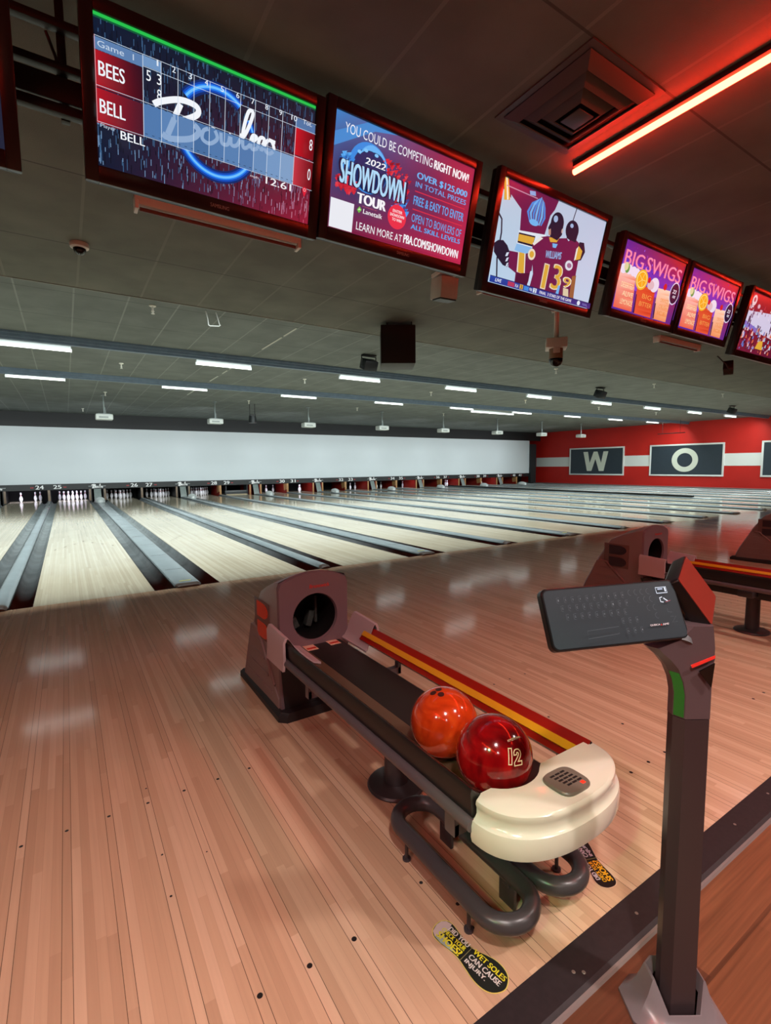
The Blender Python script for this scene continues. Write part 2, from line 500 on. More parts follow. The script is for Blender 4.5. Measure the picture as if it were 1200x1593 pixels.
def ceiling_material(name, c, seam_c, x0, dx, y0, dy, rough=.75):
    m = bpy.data.materials.new(name); m.use_nodes = True
    nt = m.node_tree; b = nt.nodes['Principled BSDF']
    tc = nt.nodes.new('ShaderNodeTexCoord'); sp = nt.nodes.new('ShaderNodeSeparateXYZ'); nt.links.new(tc.outputs['Object'], sp.inputs[0])
    def seam(v, o, d, w):
        f = math_node(nt, 'FRACT', math_node(nt, 'DIVIDE', math_node(nt, 'SUBTRACT', v, o-d/2), d))
        return math_node(nt, 'LESS_THAN', math_node(nt, 'ABSOLUTE', math_node(nt, 'SUBTRACT', f, .5)), w/d/2)
    n = nt.nodes.new('ShaderNodeTexNoise'); n.inputs['Scale'].default_value = 2.2; n.inputs['Detail'].default_value = 4
    nt.links.new(tc.outputs['Object'], n.inputs['Vector'])
    cc = lin(c)
    rp = nt.nodes.new('ShaderNodeValToRGB'); rp.color_ramp.elements[0].position = .35; rp.color_ramp.elements[1].position = .7
    rp.color_ramp.elements[0].color = (*[v*.85 for v in cc], 1); rp.color_ramp.elements[1].color = (*[v*1.15 for v in cc], 1)
    nt.links.new(n.outputs[0], rp.inputs[0])
    col = mix_node(nt, math_node(nt, 'MULTIPLY', seam(sp.outputs[0], x0, dx, .02), .75), rp.outputs[0], lin(seam_c))
    col = mix_node(nt, math_node(nt, 'MULTIPLY', seam(sp.outputs[1], y0, dy, .014), .8), col, tuple(v*.35 for v in cc))
    nt.links.new(col, b.inputs['Base Color']); b.inputs['Roughness'].default_value = rough
    b.inputs['Specular IOR Level'].default_value = .3
    f = nt.nodes.new('ShaderNodeTexNoise'); f.inputs['Scale'].default_value = 180
    nt.links.new(tc.outputs['Object'], f.inputs['Vector'])
    bp = nt.nodes.new('ShaderNodeBump'); bp.inputs['Strength'].default_value = .25; bp.inputs['Distance'].default_value = .004
    nt.links.new(f.outputs[0], bp.inputs['Height']); nt.links.new(bp.outputs[0], b.inputs['Normal'])
    return m
M_CEIL = ceiling_material('near_ceiling_tile', '66675d', '76766c', .55, .61, -.478, 1.22)
M_CEILFAR = ceiling_material('far_ceiling_tile', '666c69', '848a86', .55, .61, 1.9, 1.22)
c = MB(); c.span(X_LEFT, X_RIGHT, Y_BACK, Y_STEP, Z_NEAR, Z_FAR+.3); struct(c.build('ceiling', M_CEIL, smooth=False))
c = MB(); c.span(X_LEFT, X_RIGHT, Y_STEP, Y_END, Z_FAR, Z_FAR+.3); struct(c.build('ceiling_lanes', M_CEILFAR, smooth=False))
c = MB(); c.span(X_LEFT, X_RIGHT, Y_STEP-.012, Y_STEP+.006, Z_NEAR-.006, Z_NEAR+.02)
struct(c.build('trim_3', mat('ceiling_edge', '77776f', .5, noise=.4, nscale=1.2), smooth=False))
M_BEAM = mat('beam_blue_grey', '627486', .45, noise=.12)
for i, y in enumerate((4.35, 7.95)):
    c = MB(); c.prism([(y, Z_FAR), (y, Z_FAR-.035), (y+.02, Z_FAR-.04), (y+.02, Z_FAR-.085), (y+.05, Z_FAR-.09), (y+.05, Z_FAR-.13), (y+.14, Z_FAR-.13), (y+.14, Z_FAR)],
                        X_LEFT, X_RIGHT, 'YZ')
    struct(c.build('trim_%d' % (4+i), M_BEAM, smooth=False))
# bare white edges where the ceiling paint has chipped off the grid
c = MB()
c.span(2.42, 3.65, Y_STEP-.016, Y_STEP-.013, Z_NEAR-.004, Z_NEAR+.006)
c.span(-.6, .0, Y_STEP-.016, Y_STEP-.013, Z_NEAR-.002, Z_NEAR+.008)
c.span(9.6, 9.9, Y_STEP-.02, Y_STEP-.013, Z_NEAR-.006, Z_NEAR+.014)
for x, y0, y1 in ((3.57, 1.95, 2.5), (3.57, 2.6, 3.6), (3.57, 5.0, 5.8), (3.57, 6.0, 6.4), (3.57, 6.8, 7.6), (3.57, 9.2, 10.4)):
    c.span(x-.012, x+.012, y0, y1, Z_FAR-.004, Z_FAR)
struct(c.build('trim_6', mat('bare_grid_white', 'b9bab2', .5), smooth=False))

# masking screen over the pins, its dark frame and the band above it
w = MB(); w.span(X_LEFT, 27.47, Y_SCREEN, Y_SCREEN+.04, .70, 2.935)
s = struct(w.build('wall_masking_screen', mat('white_masking_screen', 'ccd6da', .6, noise=.02, nscale=.6), smooth=False))
w = MB(); w.span(X_LEFT, X_RIGHT, Y_SCREEN-.02, Y_SCREEN+.06, 2.935, Z_FAR); struct(w.build('trim_7', mat('dark_band', '0f1416', .6), smooth=False))
w = MB(); w.span(X_LEFT, 27.6, Y_SCREEN-.03, Y_SCREEN+.06, .47, .70)
w.span(X_LEFT, 27.6, Y_SCREEN-.05, Y_SCREEN+.05, .685, .705)
struct(w.build('trim_8', mat('mask_band', '14191c', .4), smooth=False))
w = MB(); w.span(27.47, 28.0, Y_SCREEN-.15, Y_SCREEN+.06, 0, 2.7); struct(w.build('trim_9', M_DARKWALL, smooth=False))
w = MB(); w.span(X_RIGHT-.012, X_RIGHT, 4.6, 18.2, 1.14, 1.765); w.span(X_RIGHT-.012, X_RIGHT, -6, .9, 1.14, 1.765)
struct(w.build('trim_10', M_WHITE, smooth=False))
w = MB(); w.span(X_LEFT, X_RIGHT, 19.6, 19.7, -.1, Z_FAR); struct(w.build('wall_pit', mat('pit_curtain', '08080a', .8), smooth=False))
w = MB(); w.span(X_LEFT, X_RIGHT, 17.4, 19.6, -.3, -.122); struct(w.build('floor_pit', mat('pit_floor', '0a0a0b', .8), smooth=False))
w = MB(); w.span(X_LEFT, LANE[22], .004, HEADPIN+1, -.1, 0); struct(w.build('floor_left', M_LANE, smooth=False))

# ------------------------------------------------------------------ pin decks: kickbacks, ramps, numbers, pins
M_TAN = mat('tan_plywood', 'b58a5a', .5, noise=.15, nscale=5)
M_TANDARK = mat('dark_brown_wood', '7d6a58', .5, noise=.15, nscale=5)  # darker brown front edge for the near lanes
M_KICKRED = mat('red_kickback', '8e1f17', .4, noise=.1)
M_BLACK = mat('black_plastic', '101012', .4)
M_RAMP = mat('grey_ramp', '7f8a88', .35, noise=.1)
M_REDARROW = mat('red_arrow', 'b4202c', .5)
M_NUM = mat('number_white', 'e8eaea', .5)
def kick(x, lab, tan_left):
    root = thing('kickback', lab, 'pin deck wall', (x, Y_SCREEN, 0), group='side walls between the pin decks')
    b = MB(); b.span(-.05, .05, .02, 1.6, -.1, .62); b.build('side_plate', M_BLACK if not tan_left else M_KICKRED, root)
    b = MB(); b.span(-.04, .04, -.02, .02, .0, .47, .004); b.build('front_edge', M_TAN if tan_left else M_TANDARK, root)
    if tan_left:
        b = MB(); b.prism([(-.02, .18), (.3, .1), (.36, .47), (-.02, .47)], -.075, -.055, 'YZ'); b.build('wood_cheek', M_TAN, root)
    return root
for n in sorted(LANE)[:-1]:
    ret = (n+1) % 2 == 0
    xc = (LANE[n]+LW+LANE[n+1])/2
    far = n >= 28
    if not ret:
        kick(xc, 'tan edged wall between the pin decks of lanes %s and %s' % (num(n), num(n+1)), far)
    else:
        root = thing('ball_door', 'grey sloping ball return door between the pin decks of lanes %s and %s' % (num(n), num(n+1)), 'ball return door', (xc, Y_SCREEN-.25, 0), group='ball return doors by the pins')
        b = MB(); b.box((0, .14, .235), (.26, .03, .56), Matrix.Rotation(math.radians(-24), 3, 'X'), .006); b.build('ramp', M_RAMP, root)
        b = MB(); b.span(-.3, -.2, .24, 1.7, -.1, .62); b.build('side_plate', M_KICKRED if far else M_BLACK, root)
        b = MB(); b.span(.2, .3, .24, 1.7, -.1, .62); b.build('side_plate', M_KICKRED if far else M_BLACK, root)
        b = MB(); b.span(-.30, -.23, .2, .24, 0, .47, .004); b.build('front_edge', M_TAN if far else M_TANDARK, root)
        b = MB(); b.span(.23, .30, .2, .24, 0, .47, .004); b.build('front_edge', M_TAN if far else M_TANDARK, root)
# script plates over each ball door
def script_strokes(p, u0, v0, u1, v1, col, wd, rise=0.0):
    """the flowing word of the house sign, drawn as ribbons in the box u0..u1, v0..v1"""
    def T(L): return [(u0+(u1-u0)*x, v0+(v1-v0)*y+rise*x) for x, y in L]
    def smooth(L, n=6):
        P = [L[0]]+L+[L[-1]]; out = []
        for i in range(1, len(P)-2):
            a, b, c, d = (Vector(q) for q in P[i-1:i+3])
            for k in range(n):
                t = k/n
                q = .5*((2*b)+(c-a)*t+(2*a-5*b+4*c-d)*t*t+(3*b-a-3*c+d)*t**3)
                out.append((q.x, q.y))
        out.append(L[-1]); return out
    strokes = [([(.0, .72), (.06, .82), (.2, .93), (.32, .86), (.33, .68), (.22, .5), (.14, .5)], 1.5),
               ([(.2, .84), (.16, .55), (.1, .1)], 1.5),
               ([(.14, .5), (.27, .46), (.34, .3), (.28, .1), (.12, .02), (.06, .1)], 1.5),
               ([(.45, .42), (.38, .34), (.37, .14), (.43, .06), (.49, .2), (.47, .38), (.45, .42), (.52, .36)], 1),
               ([(.52, .36), (.53, .12), (.58, .12), (.6, .36), (.61, .12), (.66, .14), (.7, .42)], 1),
               ([(.66, .14), (.74, .5), (.79, .95), (.75, .97), (.71, .5), (.71, .12), (.75, .12)], 1),
               ([(.75, .12), (.8, .3), (.83, .4), (.8, .44), (.78, .3), (.79, .1), (.84, .14)], 1),
               ([(.84, .14), (.86, .4), (.9, .38), (.87, .1), (.91, .3)], 1),
               ([(.94, .4), (.91, .3), (.91, .12), (.95, .06), (.99, .18), (.97, .36), (.94, .4), (1.0, .36)], 1)]
    for L, f in strokes: p.line(T(smooth(L)), wd*f, col)
for n in sorted(LANE):
    ret = (n+1) % 2 == 0
    if n == 41: continue
    xc = (LANE[n]+LW+LANE[n+1])/2
    if ret:
        p = Pic(.62, .17)
        p.rect(0, .42, 1, .58, '8f9697'); script_strokes(p, .18, .08, .82, .95, 'f0f2f2', .026)
        o = p.build('mask_sign', M_PRINT, None, (xc, Y_SCREEN-.034, .585))
        tag(o, 'small white script sign on the dark mask between lanes %s and %s' % (num(n), num(n+1)), 'sign', 'script signs under the masking screen')
    else:
        for k, sx in ((n, -1), (n+1, 1)):
            p = Pic(.26, .15)
            p.text(str(k), 0, 0, 1, 1, 'e9ecec', .045)
            o = p.build('lane_number', M_PRINT, None, (xc+sx*.29, Y_SCREEN-.034, .585))
            tag(o, 'white lane number %s on the dark mask under the screen' % num(k), 'number', 'lane numbers')
            q = Pic(.12, .06)
            for a in range(2):
                u = .1+.45*a
                q.poly([(u, .5), (u+.4, 0), (u+.4, 1)] if sx > 0 else [(u+.4, .5), (u, 0), (u, 1)], 'b3232c')
            q.build('red_arrow', M_PRINT, o, (sx*.24, 0, -.01))
# bowling pins
M_PIN = bpy.data.materials.new('pin_white'); M_PIN.use_nodes = True
_nt = M_PIN.node_tree; _b = _nt.nodes['Principled BSDF']
_tc = _nt.nodes.new('ShaderNodeTexCoord'); _sp = _nt.nodes.new('ShaderNodeSeparateXYZ'); _nt.links.new(_tc.outputs['Object'], _sp.inputs[0])
_d1 = math_node(_nt, 'LESS_THAN', math_node(_nt, 'ABSOLUTE', math_node(_nt, 'SUBTRACT', _sp.outputs[2], .278)), .007)
_d2 = math_node(_nt, 'LESS_THAN', math_node(_nt, 'ABSOLUTE', math_node(_nt, 'SUBTRACT', _sp.outputs[2], .252)), .007)
_nt.links.new(mix_node(_nt, math_node(_nt, 'MAXIMUM', _d1, _d2), lin('eceaf2'), lin('b0182a')), _b.inputs['Base Color'])
_b.inputs['Roughness'].default_value = .2
b = MB()
b.lathe([(.0258, 0), (.0262, .006), (.0358, .02), (.0499, .06), (.0605, .115), (.058, .15), (.0495, .188), (.032, .225), (.0228, .25), (.0233, .275),
         (.0302, .32), (.0322, .343), (.029, .364), (.018, .376), (.004, .381)], 20)
PIN0 = b.build('bowling_pin', M_PIN)
SP = .3048
PINPOS = {1: (0, 0), 2: (-.5, 1), 3: (.5, 1), 4: (-1, 2), 5: (0, 2), 6: (1, 2), 7: (-1.5, 3), 8: (-.5, 3), 9: (.5, 3), 10: (1.5, 3)}
PINWORD = {1: 'at the front point of the rack', 2: 'left of the two in the second row', 3: 'right of the two in the second row',
           4: 'left end of the third row', 5: 'in the middle of the third row', 6: 'right end of the third row',
           7: 'at the left back corner', 8: 'second from left in the back row', 9: 'third from left in the back row', 10: 'at the right back corner'}
first = [True]
def put_pin(n, k):
    x, r = PINPOS[k]
    loc = (LANE[n]+LW/2+x*SP, HEADPIN+r*SP*.866, 0)
    if first[0]: o = PIN0; first[0] = False
    else: o = PIN0.copy(); COL.objects.link(o)
    o.location = loc
    tag(o, 'white bowling pin on lane %s, %s' % (num(n), PINWORD[k]), 'bowling pin', 'pins standing on lane %d' % n)
for n in (25, 26, 27, 28):
    for k in range(1, 11): put_pin(n, k)
for n, ks in ((24, (2, 6, 10)), (31, (1, 3)), (32, (7,)), (33, (2, 4, 6)), (34, (2, 6)), (35, (4, 10)), (37, (1, 6)), (38, (10,)), (30, (4, 5, 10)), (39, (2,))):
    for k in ks: put_pin(n, k)
# lowered machine on lane 29: dark sweep bar and pale deck
root = thing('pin_sweep', 'dark sweep bar lowered in front of the pin deck of lane 29', 'pin machine', (LANE[29]+LW/2, Y_SCREEN+.1, .003))
b = MB(); b.span(-.55, .55, 0, .04, .02, .2, .006); b.span(-.52, -.48, 0, .5, .2, .46); b.span(.48, .52, 0, .5, .2, .46); b.build('sweep_bar', mat('sweep_dark', '32363a', .35), root)
b = MB(); b.span(-.5, .5, -.02, .06, .0, .03, .004); b.build('rubber_lip', mat('tan_lip', 'b7a98c', .5), root)
# clear bumps at the far end of each ball return divider
M_CLEAR = mat('clear_plastic', 'dfe6e6', .18, trans=.35, spec=.6)
for n in sorted(LANE)[:-1]:
    if (n+1) % 2: continue
    xc = (LANE[n]+LW+LANE[n+1])/2
    root = thing('ball_lift_cover', 'clear rounded cover on the divider between lanes %s and %s' % (num(n), num(n+1)), 'ball lift cover', (xc-.02, 15.9, .037), group='clear covers on the dividers')
    b = MB()
    rings = []
    for k, (s, z) in enumerate(((1, 0), (.98, .06), (.85, .13), (.6, .17), (.2, .19))):
        rings.append([(.17*s*math.cos(2*PI*i/18), .3*s*math.sin(2*PI*i/18), z) for i in range(18)])
    b.ring_loft(rings); b.build('dome', M_CLEAR, root)
    b = MB(); b.tube([(.1*math.cos(2*PI*i/20), -.26, .075+.055*math.sin(2*PI*i/20)) for i in range(20)], .012, 8, True); b.build('ring', mat('grey_ring', 'aab2b4', .4), root)
# unseen lamps behind the mask, added to light the pins, strongest on two lanes
for n, e in ((24, 10), (25, 15), (28, .5), (31, 3), (26, .2), (27, .2), (30, 4), (33, 1.5), (35, 4), (37, 3), (39, 3)):
    root = thing('added_pin_light', 'added unseen lamp behind the mask over the pins of lane %s' % num(n), 'lamp', (LANE[n]+LW/2, Y_SCREEN+.12, .56))
    b = MB(); b.span(-.4, .4, -.03, .03, 0, .05, .005); b.build('housing', M_BLACK, root)
    ld = bpy.data.lights.new('added_pin_bulb', 'AREA'); ld.shape = 'RECTANGLE'; ld.size = .8; ld.size_y = .05; ld.energy = e; ld.color = (.83, .8, 1)
    lo = bpy.data.objects.new('added_pin_bulb', ld); COL.objects.link(lo); lo.parent = root
    lo.location = (0, .03, -.012); lo.rotation_euler = (math.radians(38), 0, 0)

# ------------------------------------------------------------------ fluorescent tubes over the lanes
M_TUBE = mat('white_tube', 'ffffff', .4, emit='f3f8f2', estr=TUBE_WHITE)
M_FIX = mat('fixture_white', 'c9d0d2', .4)
def tube_fixture(lab, loc, length=1.13, group='white tubes over the lanes'):
    root = thing('light_tube', lab, 'tube light', loc, group=group)
    b = MB(); b.span(-length/2, length/2, -.04, .04, .024, .075, .004); b.build('housing', M_FIX, root)
    b = MB(); b.cyl((-length/2+.02, 0, 0), (length/2-.02, 0, 0), .023, n=14); b.build('tube', M_TUBE, root)
    for s in (-1, 1):
        b = MB(); b.span(s*(length/2)-.014, s*(length/2)+.014, -.028, .028, -.03, .03, .003); b.build('end_cap', M_FIX, root)
    return root
ORD = ['first', 'second', 'third', 'fourth', 'fifth', 'sixth', 'seventh', 'eighth', 'ninth']
T0 = tube_fixture('white tube behind the nearer ceiling beam, first from the left', (-.02, 5.15, Z_FAR-.075))
for i in range(1, 9):
    dup(T0, (-.02+3.3*i, 5.15, Z_FAR-.075), None, 'white tube behind the nearer ceiling beam, %s from the left' % ORD[i])
for i in range(0, 9):
    dup(T0, (-.12+3.3*i, 8.72, Z_FAR-.075), None, 'white tube behind the farther ceiling beam, %s from the left' % ORD[i])
tube_fixture('long bright white tube in front of the masking screen', (15.3, 9.3, Z_FAR-.075), 2.44, 'white tubes over the lanes')

# added strip lights, out of sight behind beams and step, brightening the lanes
for i, y in enumerate((4.35, 7.95, .56)):
    root = thing('added_lane_light', 'added strip light, unseen behind the %s' % ('nearer ceiling beam', 'farther ceiling beam', 'step of the near ceiling')[i], 'strip light', ((X_LEFT+X_RIGHT)/2, y+.16, Z_FAR))
    L = X_RIGHT-X_LEFT-1
    b = MB(); b.span(-L/2, L/2, -.018, .02, -.06, 0, .003); b.build('housing', M_FIX, root)
    ld = bpy.data.lights.new('added_lane_strip', 'AREA'); ld.shape = 'RECTANGLE'; ld.size = L; ld.size_y = .05; ld.energy = LANE_FILL_W; ld.color = (.9, 1, .96); ld.spread = math.radians((150, 150, 125)[i])
    lo = bpy.data.objects.new('added_lane_strip', ld); COL.objects.link(lo); lo.parent = root
    lo.location = (0, .03, -.05); lo.rotation_euler = (math.radians((26, 26, 30)[i]), 0, 0)

# ------------------------------------------------------------------ projectors
M_PROJ = mat('projector_white', 'c3c9c8', .4)
M_POLE = mat('pole_grey', '7d8687', .35, .4)
M_LENS = mat('lens_glass', '22282c', .1)
def projector(lab, loc):
    root = thing('projector', lab, 'projector', loc, group='projectors under the far ceiling')
    b = MB(); b.box((0, 0, .09), (.46, .34, .17), None, .03, seg=3); b.build('body', M_PROJ, root)
    b = MB(); b.cyl((.12, .168, .09), (.12, .2, .09), .055, .05, 18); b.build('lens', M_LENS, root)
    b = MB(); b.span(-.16, .16, -.12, .12, .175, .19, .003); b.build('bracket', M_POLE, root)
    b = MB(); b.cyl((0, 0, .19), (0, 0, Z_FAR-loc[2]-.01), .022, n=12); b.cyl((.045, 0, .19), (.03, 0, .38), .012, n=8); b.build('pole', M_POLE, root)
    b = MB(); b.lathe([(.07, Z_FAR-loc[2]-.02), (.07, Z_FAR-loc[2])], 18); b.build('ceiling_plate', M_POLE, root)
    b = MB(); b.span(-.15, .1, -.1725, -.169, .05, .1); b.build('vent', mat('vent_grey', '8b9292', .5), root)
    ld = bpy.data.lights.new('projector_beam', 'AREA'); ld.shape = 'DISK'; ld.size = .1; ld.energy = PROJECTOR_W; ld.color = (.92, .97, 1.0); ld.spread = math.radians(70)
    lo = bpy.data.objects.new('projector_beam', ld); COL.objects.link(lo); lo.parent = root
    lo.location = (.12, .21, .09); lo.rotation_euler = (math.radians(90-9), 0, 0)
    return root
PX = [1.41, 4.67, 8.07, 11.34, 14.57, 17.92, 21.12, 24.36]
for i, x in enumerate(PX):
    projector('white projector on a pole in front of the masking screen, %s from the left' % ORD[i], (x, 11.6, 2.75))
projector('white projector on a pole, hung left of all those in view', (-1.85, 11.6, 2.75))

# ------------------------------------------------------------------ small things on the far ceiling
M_SPRK = mat('sprinkler_white', 'd8d8cf', .4)
SPK = [((1.46, 1.9), 'white sprinkler head near the wire loop at the ceiling step'), ((1.45, 6.29), 'white sprinkler head between the two beams, left'),
       ((5.54, 6.13), 'white sprinkler head between the two beams, left of centre'), ((9.73, 6.32), 'white sprinkler head between the two beams, centre'),
       ((13.71, 6.17), 'white sprinkler head between the two beams, right of centre'), ((17.9, 6.2), 'white sprinkler head between the two beams, far right'),
       ((1.43, 10.94), 'white sprinkler head above the leftmost projector'), ((5.58, 10.8), 'white sprinkler head beyond the farther beam, left of centre'),
       ((9.76, 10.87), 'white sprinkler head beyond the farther beam, centre'), ((14.0, 10.9), 'white sprinkler head beyond the farther beam, right'),
       ((1.0, 15.8), 'white sprinkler head close to the masking screen'), ((10.0, 2.0), 'white sprinkler head below the hanging camera'),
       ((14.25, 2.05), 'white sprinkler head at the ceiling step, right'), ((18.2, 2.0), 'white sprinkler head at the ceiling step, farthest right'),
       ((22.0, 6.2), 'white sprinkler head by the red wall between the beams')]
def sprinkler(lab, x, y):
    root = thing('sprinkler', lab, 'sprinkler', (x, y, Z_FAR), group='ceiling sprinklers')
    b = MB(); b.lathe([(.045, 0), (.045, -.012), (.03, -.02)], 16); b.build('plate', M_SPRK, root)
    b = MB(); b.lathe([(.014, -.02), (.014, -.07), (.02, -.075), (.02, -.085), (.01, -.09), (.024, -.11), (.024, -.113), (.001, -.114)], 12); b.build('head', M_SPRK, root)
    return root
s0 = None
for (x, y), lab in SPK:
    if s0 is None: s0 = sprinkler(lab, x, y)
    else: dup(s0, (x, y, Z_FAR), None, lab)
def spotlight(lab, loc):
    root = thing('spotlight', lab, 'spotlight', loc, group='black spotlights on the far ceiling')
    b = MB(); b.box((0, 0, -.012), (.3, .12, .024), None, .004); b.build('mount_plate', M_BLACK, root)
    b = MB(); b.tube([(-.165, 0, -.22), (-.165, 0, -.03), (.165, 0, -.03), (.165, 0, -.22)], .012, 8); b.build('yoke', M_BLACK, root)
    R = Matrix.Rotation(math.radians(25), 3, 'X')
    b = MB(); b.box((0, 0, -.19), (.3, .22, .2), R, .02); b.build('head', mat('dark_metal', '24282b', .4, .3), root)
    b = MB(); b.cyl(Vector((0, 0, -.19))+R @ Vector((0, .11, 0)), Vector((0, 0, -.19))+R @ Vector((0, .13, 0)), .08, n=18); b.build('lens', M_LENS, root)
    return root
spotlight('black spotlight under the far ceiling beside the big dark speaker', (5.55, 3.0, Z_FAR))
spotlight('black spotlight above the sign with the letter W', (13.5, 3.2, Z_FAR))
spotlight('black spotlight above the sign with the letter O', (22.3, 3.4, Z_FAR))
root = thing('effect_light', 'small black effect light hanging between the second and third projectors', 'effect light', (5.95, 11.6, Z_FAR))
b = MB(); b.span(-.1, .1, -.06, .06, -.42, -.36, .005); b.cyl((-.09, 0, -.36), (-.09, 0, 0), .012, n=8); b.cyl((.09, 0, -.36), (.09, 0, 0), .012, n=8); b.build('bracket', M_BLACK, root)
b = MB(); b.cyl((0, 0, -.42), (0, 0, -.66), .12, .14, 18); b.build('head', mat('dark_metal'), root)
# hanging thin bars by the red wall
root = thing('hanging_bar', 'thin dark bar hanging on rods in front of the red wall', 'ceiling hanger', (27.0, 8.1, 2.85))
b = MB(); b.span(-.02, .02, -.7, .7, -.02, .02, .004); b.build('bar', M_BLACK, root)
b = MB(); b.cyl((0, -.45, 0), (0, -.45, Z_FAR-2.85), .008, n=6); b.cyl((0, .45, 0), (0, .45, Z_FAR-2.85), .008, n=6); b.build('rod', M_BLACK, root)
# wire loop
b = MB(); b.tube([(2.13, 1.77, 3.5), (2.15, 1.77, 3.4), (2.16, 1.77, 3.31), (2.18, 1.765, 3.3), (2.3, 1.76, 3.31), (2.32, 1.76, 3.325), (2.31, 1.765, 3.34), (2.27, 1.77, 3.5)], .008, 8)
tag(b.build('wire_loop', mat('white_wire', 'd6dbda', .4)), 'bent white wire loop sticking out at the ceiling step', 'wire')
# big dark loudspeaker under the near ceiling
root = thing('loudspeaker', 'big dark square loudspeaker hanging from the near ceiling', 'loudspeaker', (4.27, .12, 2.66), (0, 0, math.radians(14)))
R = Matrix.Rotation(math.radians(45), 3, 'Z')
b = MB(); b.box((0, 0, .25), (.46, .46, .5), R, .006); b.build('cabinet', mat('speaker_dark', '17130f', .55), root)
b = MB(); b.box(R @ Vector((0, -.2315, .25)), (.44, .004, .48), R, .001); b.build('grille', mat('grille_black', '140708', .7), root)
b = MB(); b.lathe([(.012, 0), (.001, .001)], 12, (0, 0, 0)); o = b.build('badge', mat('badge_grey', '6d5c56', .4), root)
o.matrix_parent_inverse = Matrix.Identity(4); o.location = R @ Vector((.05, -.2345, .12)); o.rotation_euler = (math.radians(90), 0, math.radians(45))
b = MB(); b.cyl((-.2, 0, .49), (-.2, 0, Z_NEAR-2.66), .012, n=8); b.cyl((.22, .02, .49), (.22, .02, Z_NEAR-2.66), .006, n=8); b.cyl((0, -.26, .49), (0, -.26, Z_NEAR-2.66), .006, n=8); b.build('hanger', M_BLACK, root)

# ------------------------------------------------------------------ wall signs
M_SLATE = mat('slate_panel', '2b3742', .5, noise=.05)
M_LETTER = mat('letter_pale', 'd5dccf', .5)
def wall_sign(lab, y0, letter):
    """framed panel on the red wall, y0 = far end"""
    wd, z0, z1 = 3.83, .592, 2.33
    root = thing('wall_sign', lab, 'sign', (X_RIGHT, y0-wd/2, (z0+z1)/2), (0, 0, -PI/2), 'framed letter signs on the red wall')
    h = z1-z0
    f = .085
    b = MB()
    for a in ((-wd/2, wd/2, -h/2, -h/2+f), (-wd/2, wd/2, h/2-f, h/2), (-wd/2, -wd/2+f, -h/2+f, h/2-f), (wd/2-f, wd/2, -h/2+f, h/2-f)):
        b.span(a[0], a[1], -.07, -.012, a[2], a[3], .006)
    b.build('frame', M_WHITE, root)
    b = MB(); b.span(-wd/2+f, wd/2-f, -.045, -.012, -h/2+f, h/2-f); b.build('panel', M_SLATE, root)
    if letter == 'W':
        b = MB(); H = .61
        b.prism([(-.87, H), (-.55, H), (-.40, -.12), (-.13, H), (.13, H), (.40, -.12), (.55, H), (.87, H), (.58, -H), (.27, -H), (0, .16), (-.27, -H), (-.58, -H)], -.06, -.0452)
        b.build('letter', M_LETTER, root)
    if letter == 'O':
        b = MB(); n = 48
        A = [[(r*math.cos(2*PI*i/n)*1.06, y, r*math.sin(2*PI*i/n)) for i in range(n)] for r, y in ((.64, -.0452), (.64, -.06), (.375, -.06), (.375, -.0452))]
        b.ring_loft(A, True, False, wrap=True); b.build('letter', M_LETTER, root)
    return root
wall_sign('white framed slate sign with the letter W on the red wall', 15.41, 'W')
wall_sign('white framed slate sign with the letter O on the red wall', 10.03, 'O')
wall_sign('blank looking framed slate sign cut off at the right edge', 4.6, '')

# ------------------------------------------------------------------ television row
M_BEZEL = mat('glossy_black_bezel', '1d1416', .28, spec=.6)
M_TVBACK = mat('matt_black_back', '0a0a0a', .5)
TILT = .243
def tv(lab, loc, w, h, yaw=.012, side=.048, bottom=.062):
    root = thing('television', lab, 'television', loc, (TILT, 0, yaw), 'televisions in the row over the approach')
    b = MB(); s = side
    b.span(-w/2-s, -w/2, -.014, .03, -h/2-bottom, h/2+s, .004)
    b.span(w/2, w/2+s, -.014, .03, -h/2-bottom, h/2+s, .004)
    b.span(-w/2, w/2, -.014, .03, h/2, h/2+s, .004)
    b.span(-w/2, w/2, -.014, .03, -h/2-bottom, -h/2, .004)
    b.build('bezel', M_BEZEL, root)
    b = MB(); b.span(-w/2-s+.004, w/2+s-.004, .012, .07, -h/2-bottom+.004, h/2+s-.004, .01)
    b.span(-w*.3, w*.3, .07, .11, -h*.3, h*.3, .02); b.build('back_shell', M_TVBACK, root)
    p = Pic(.085, .016); p.text('SAMSUNG', 0, 0, 1, 1, '8f8f92', .03)
    p.build('maker_lettering', M_PRINT, root, (0.02, -.0145, -h/2-bottom*.5))
    return root
def lerp_hex(a, b, t):
    A = [int(a[i:i+2], 16) for i in (0, 2, 4)]; B = [int(b[i:i+2], 16) for i in (0, 2, 4)]
    return '%02x%02x%02x' % tuple(int(x+(y-x)*t) for x, y in zip(A, B))
def grad(p, u0, v0, u1, v1, c00, c10, c11, c01, n=8):
    p.k += 1; k = p.k
    def C(s, t):
        return lerp_hex(lerp_hex(c00, c10, s), lerp_hex(c01, c11, s), t)
    for i in range(n):
        for j in range(n):
            a, c = i/n, (i+1)/n; d, e = j/n, (j+1)/n
            p.poly([(u0+(u1-u0)*a, v0+(v1-v0)*d), (u0+(u1-u0)*c, v0+(v1-v0)*d), (u0+(u1-u0)*c, v0+(v1-v0)*e), (u0+(u1-u0)*a, v0+(v1-v0)*e)],
                   [C(a, d), C(c, d), C(c, e), C(a, e)], k)

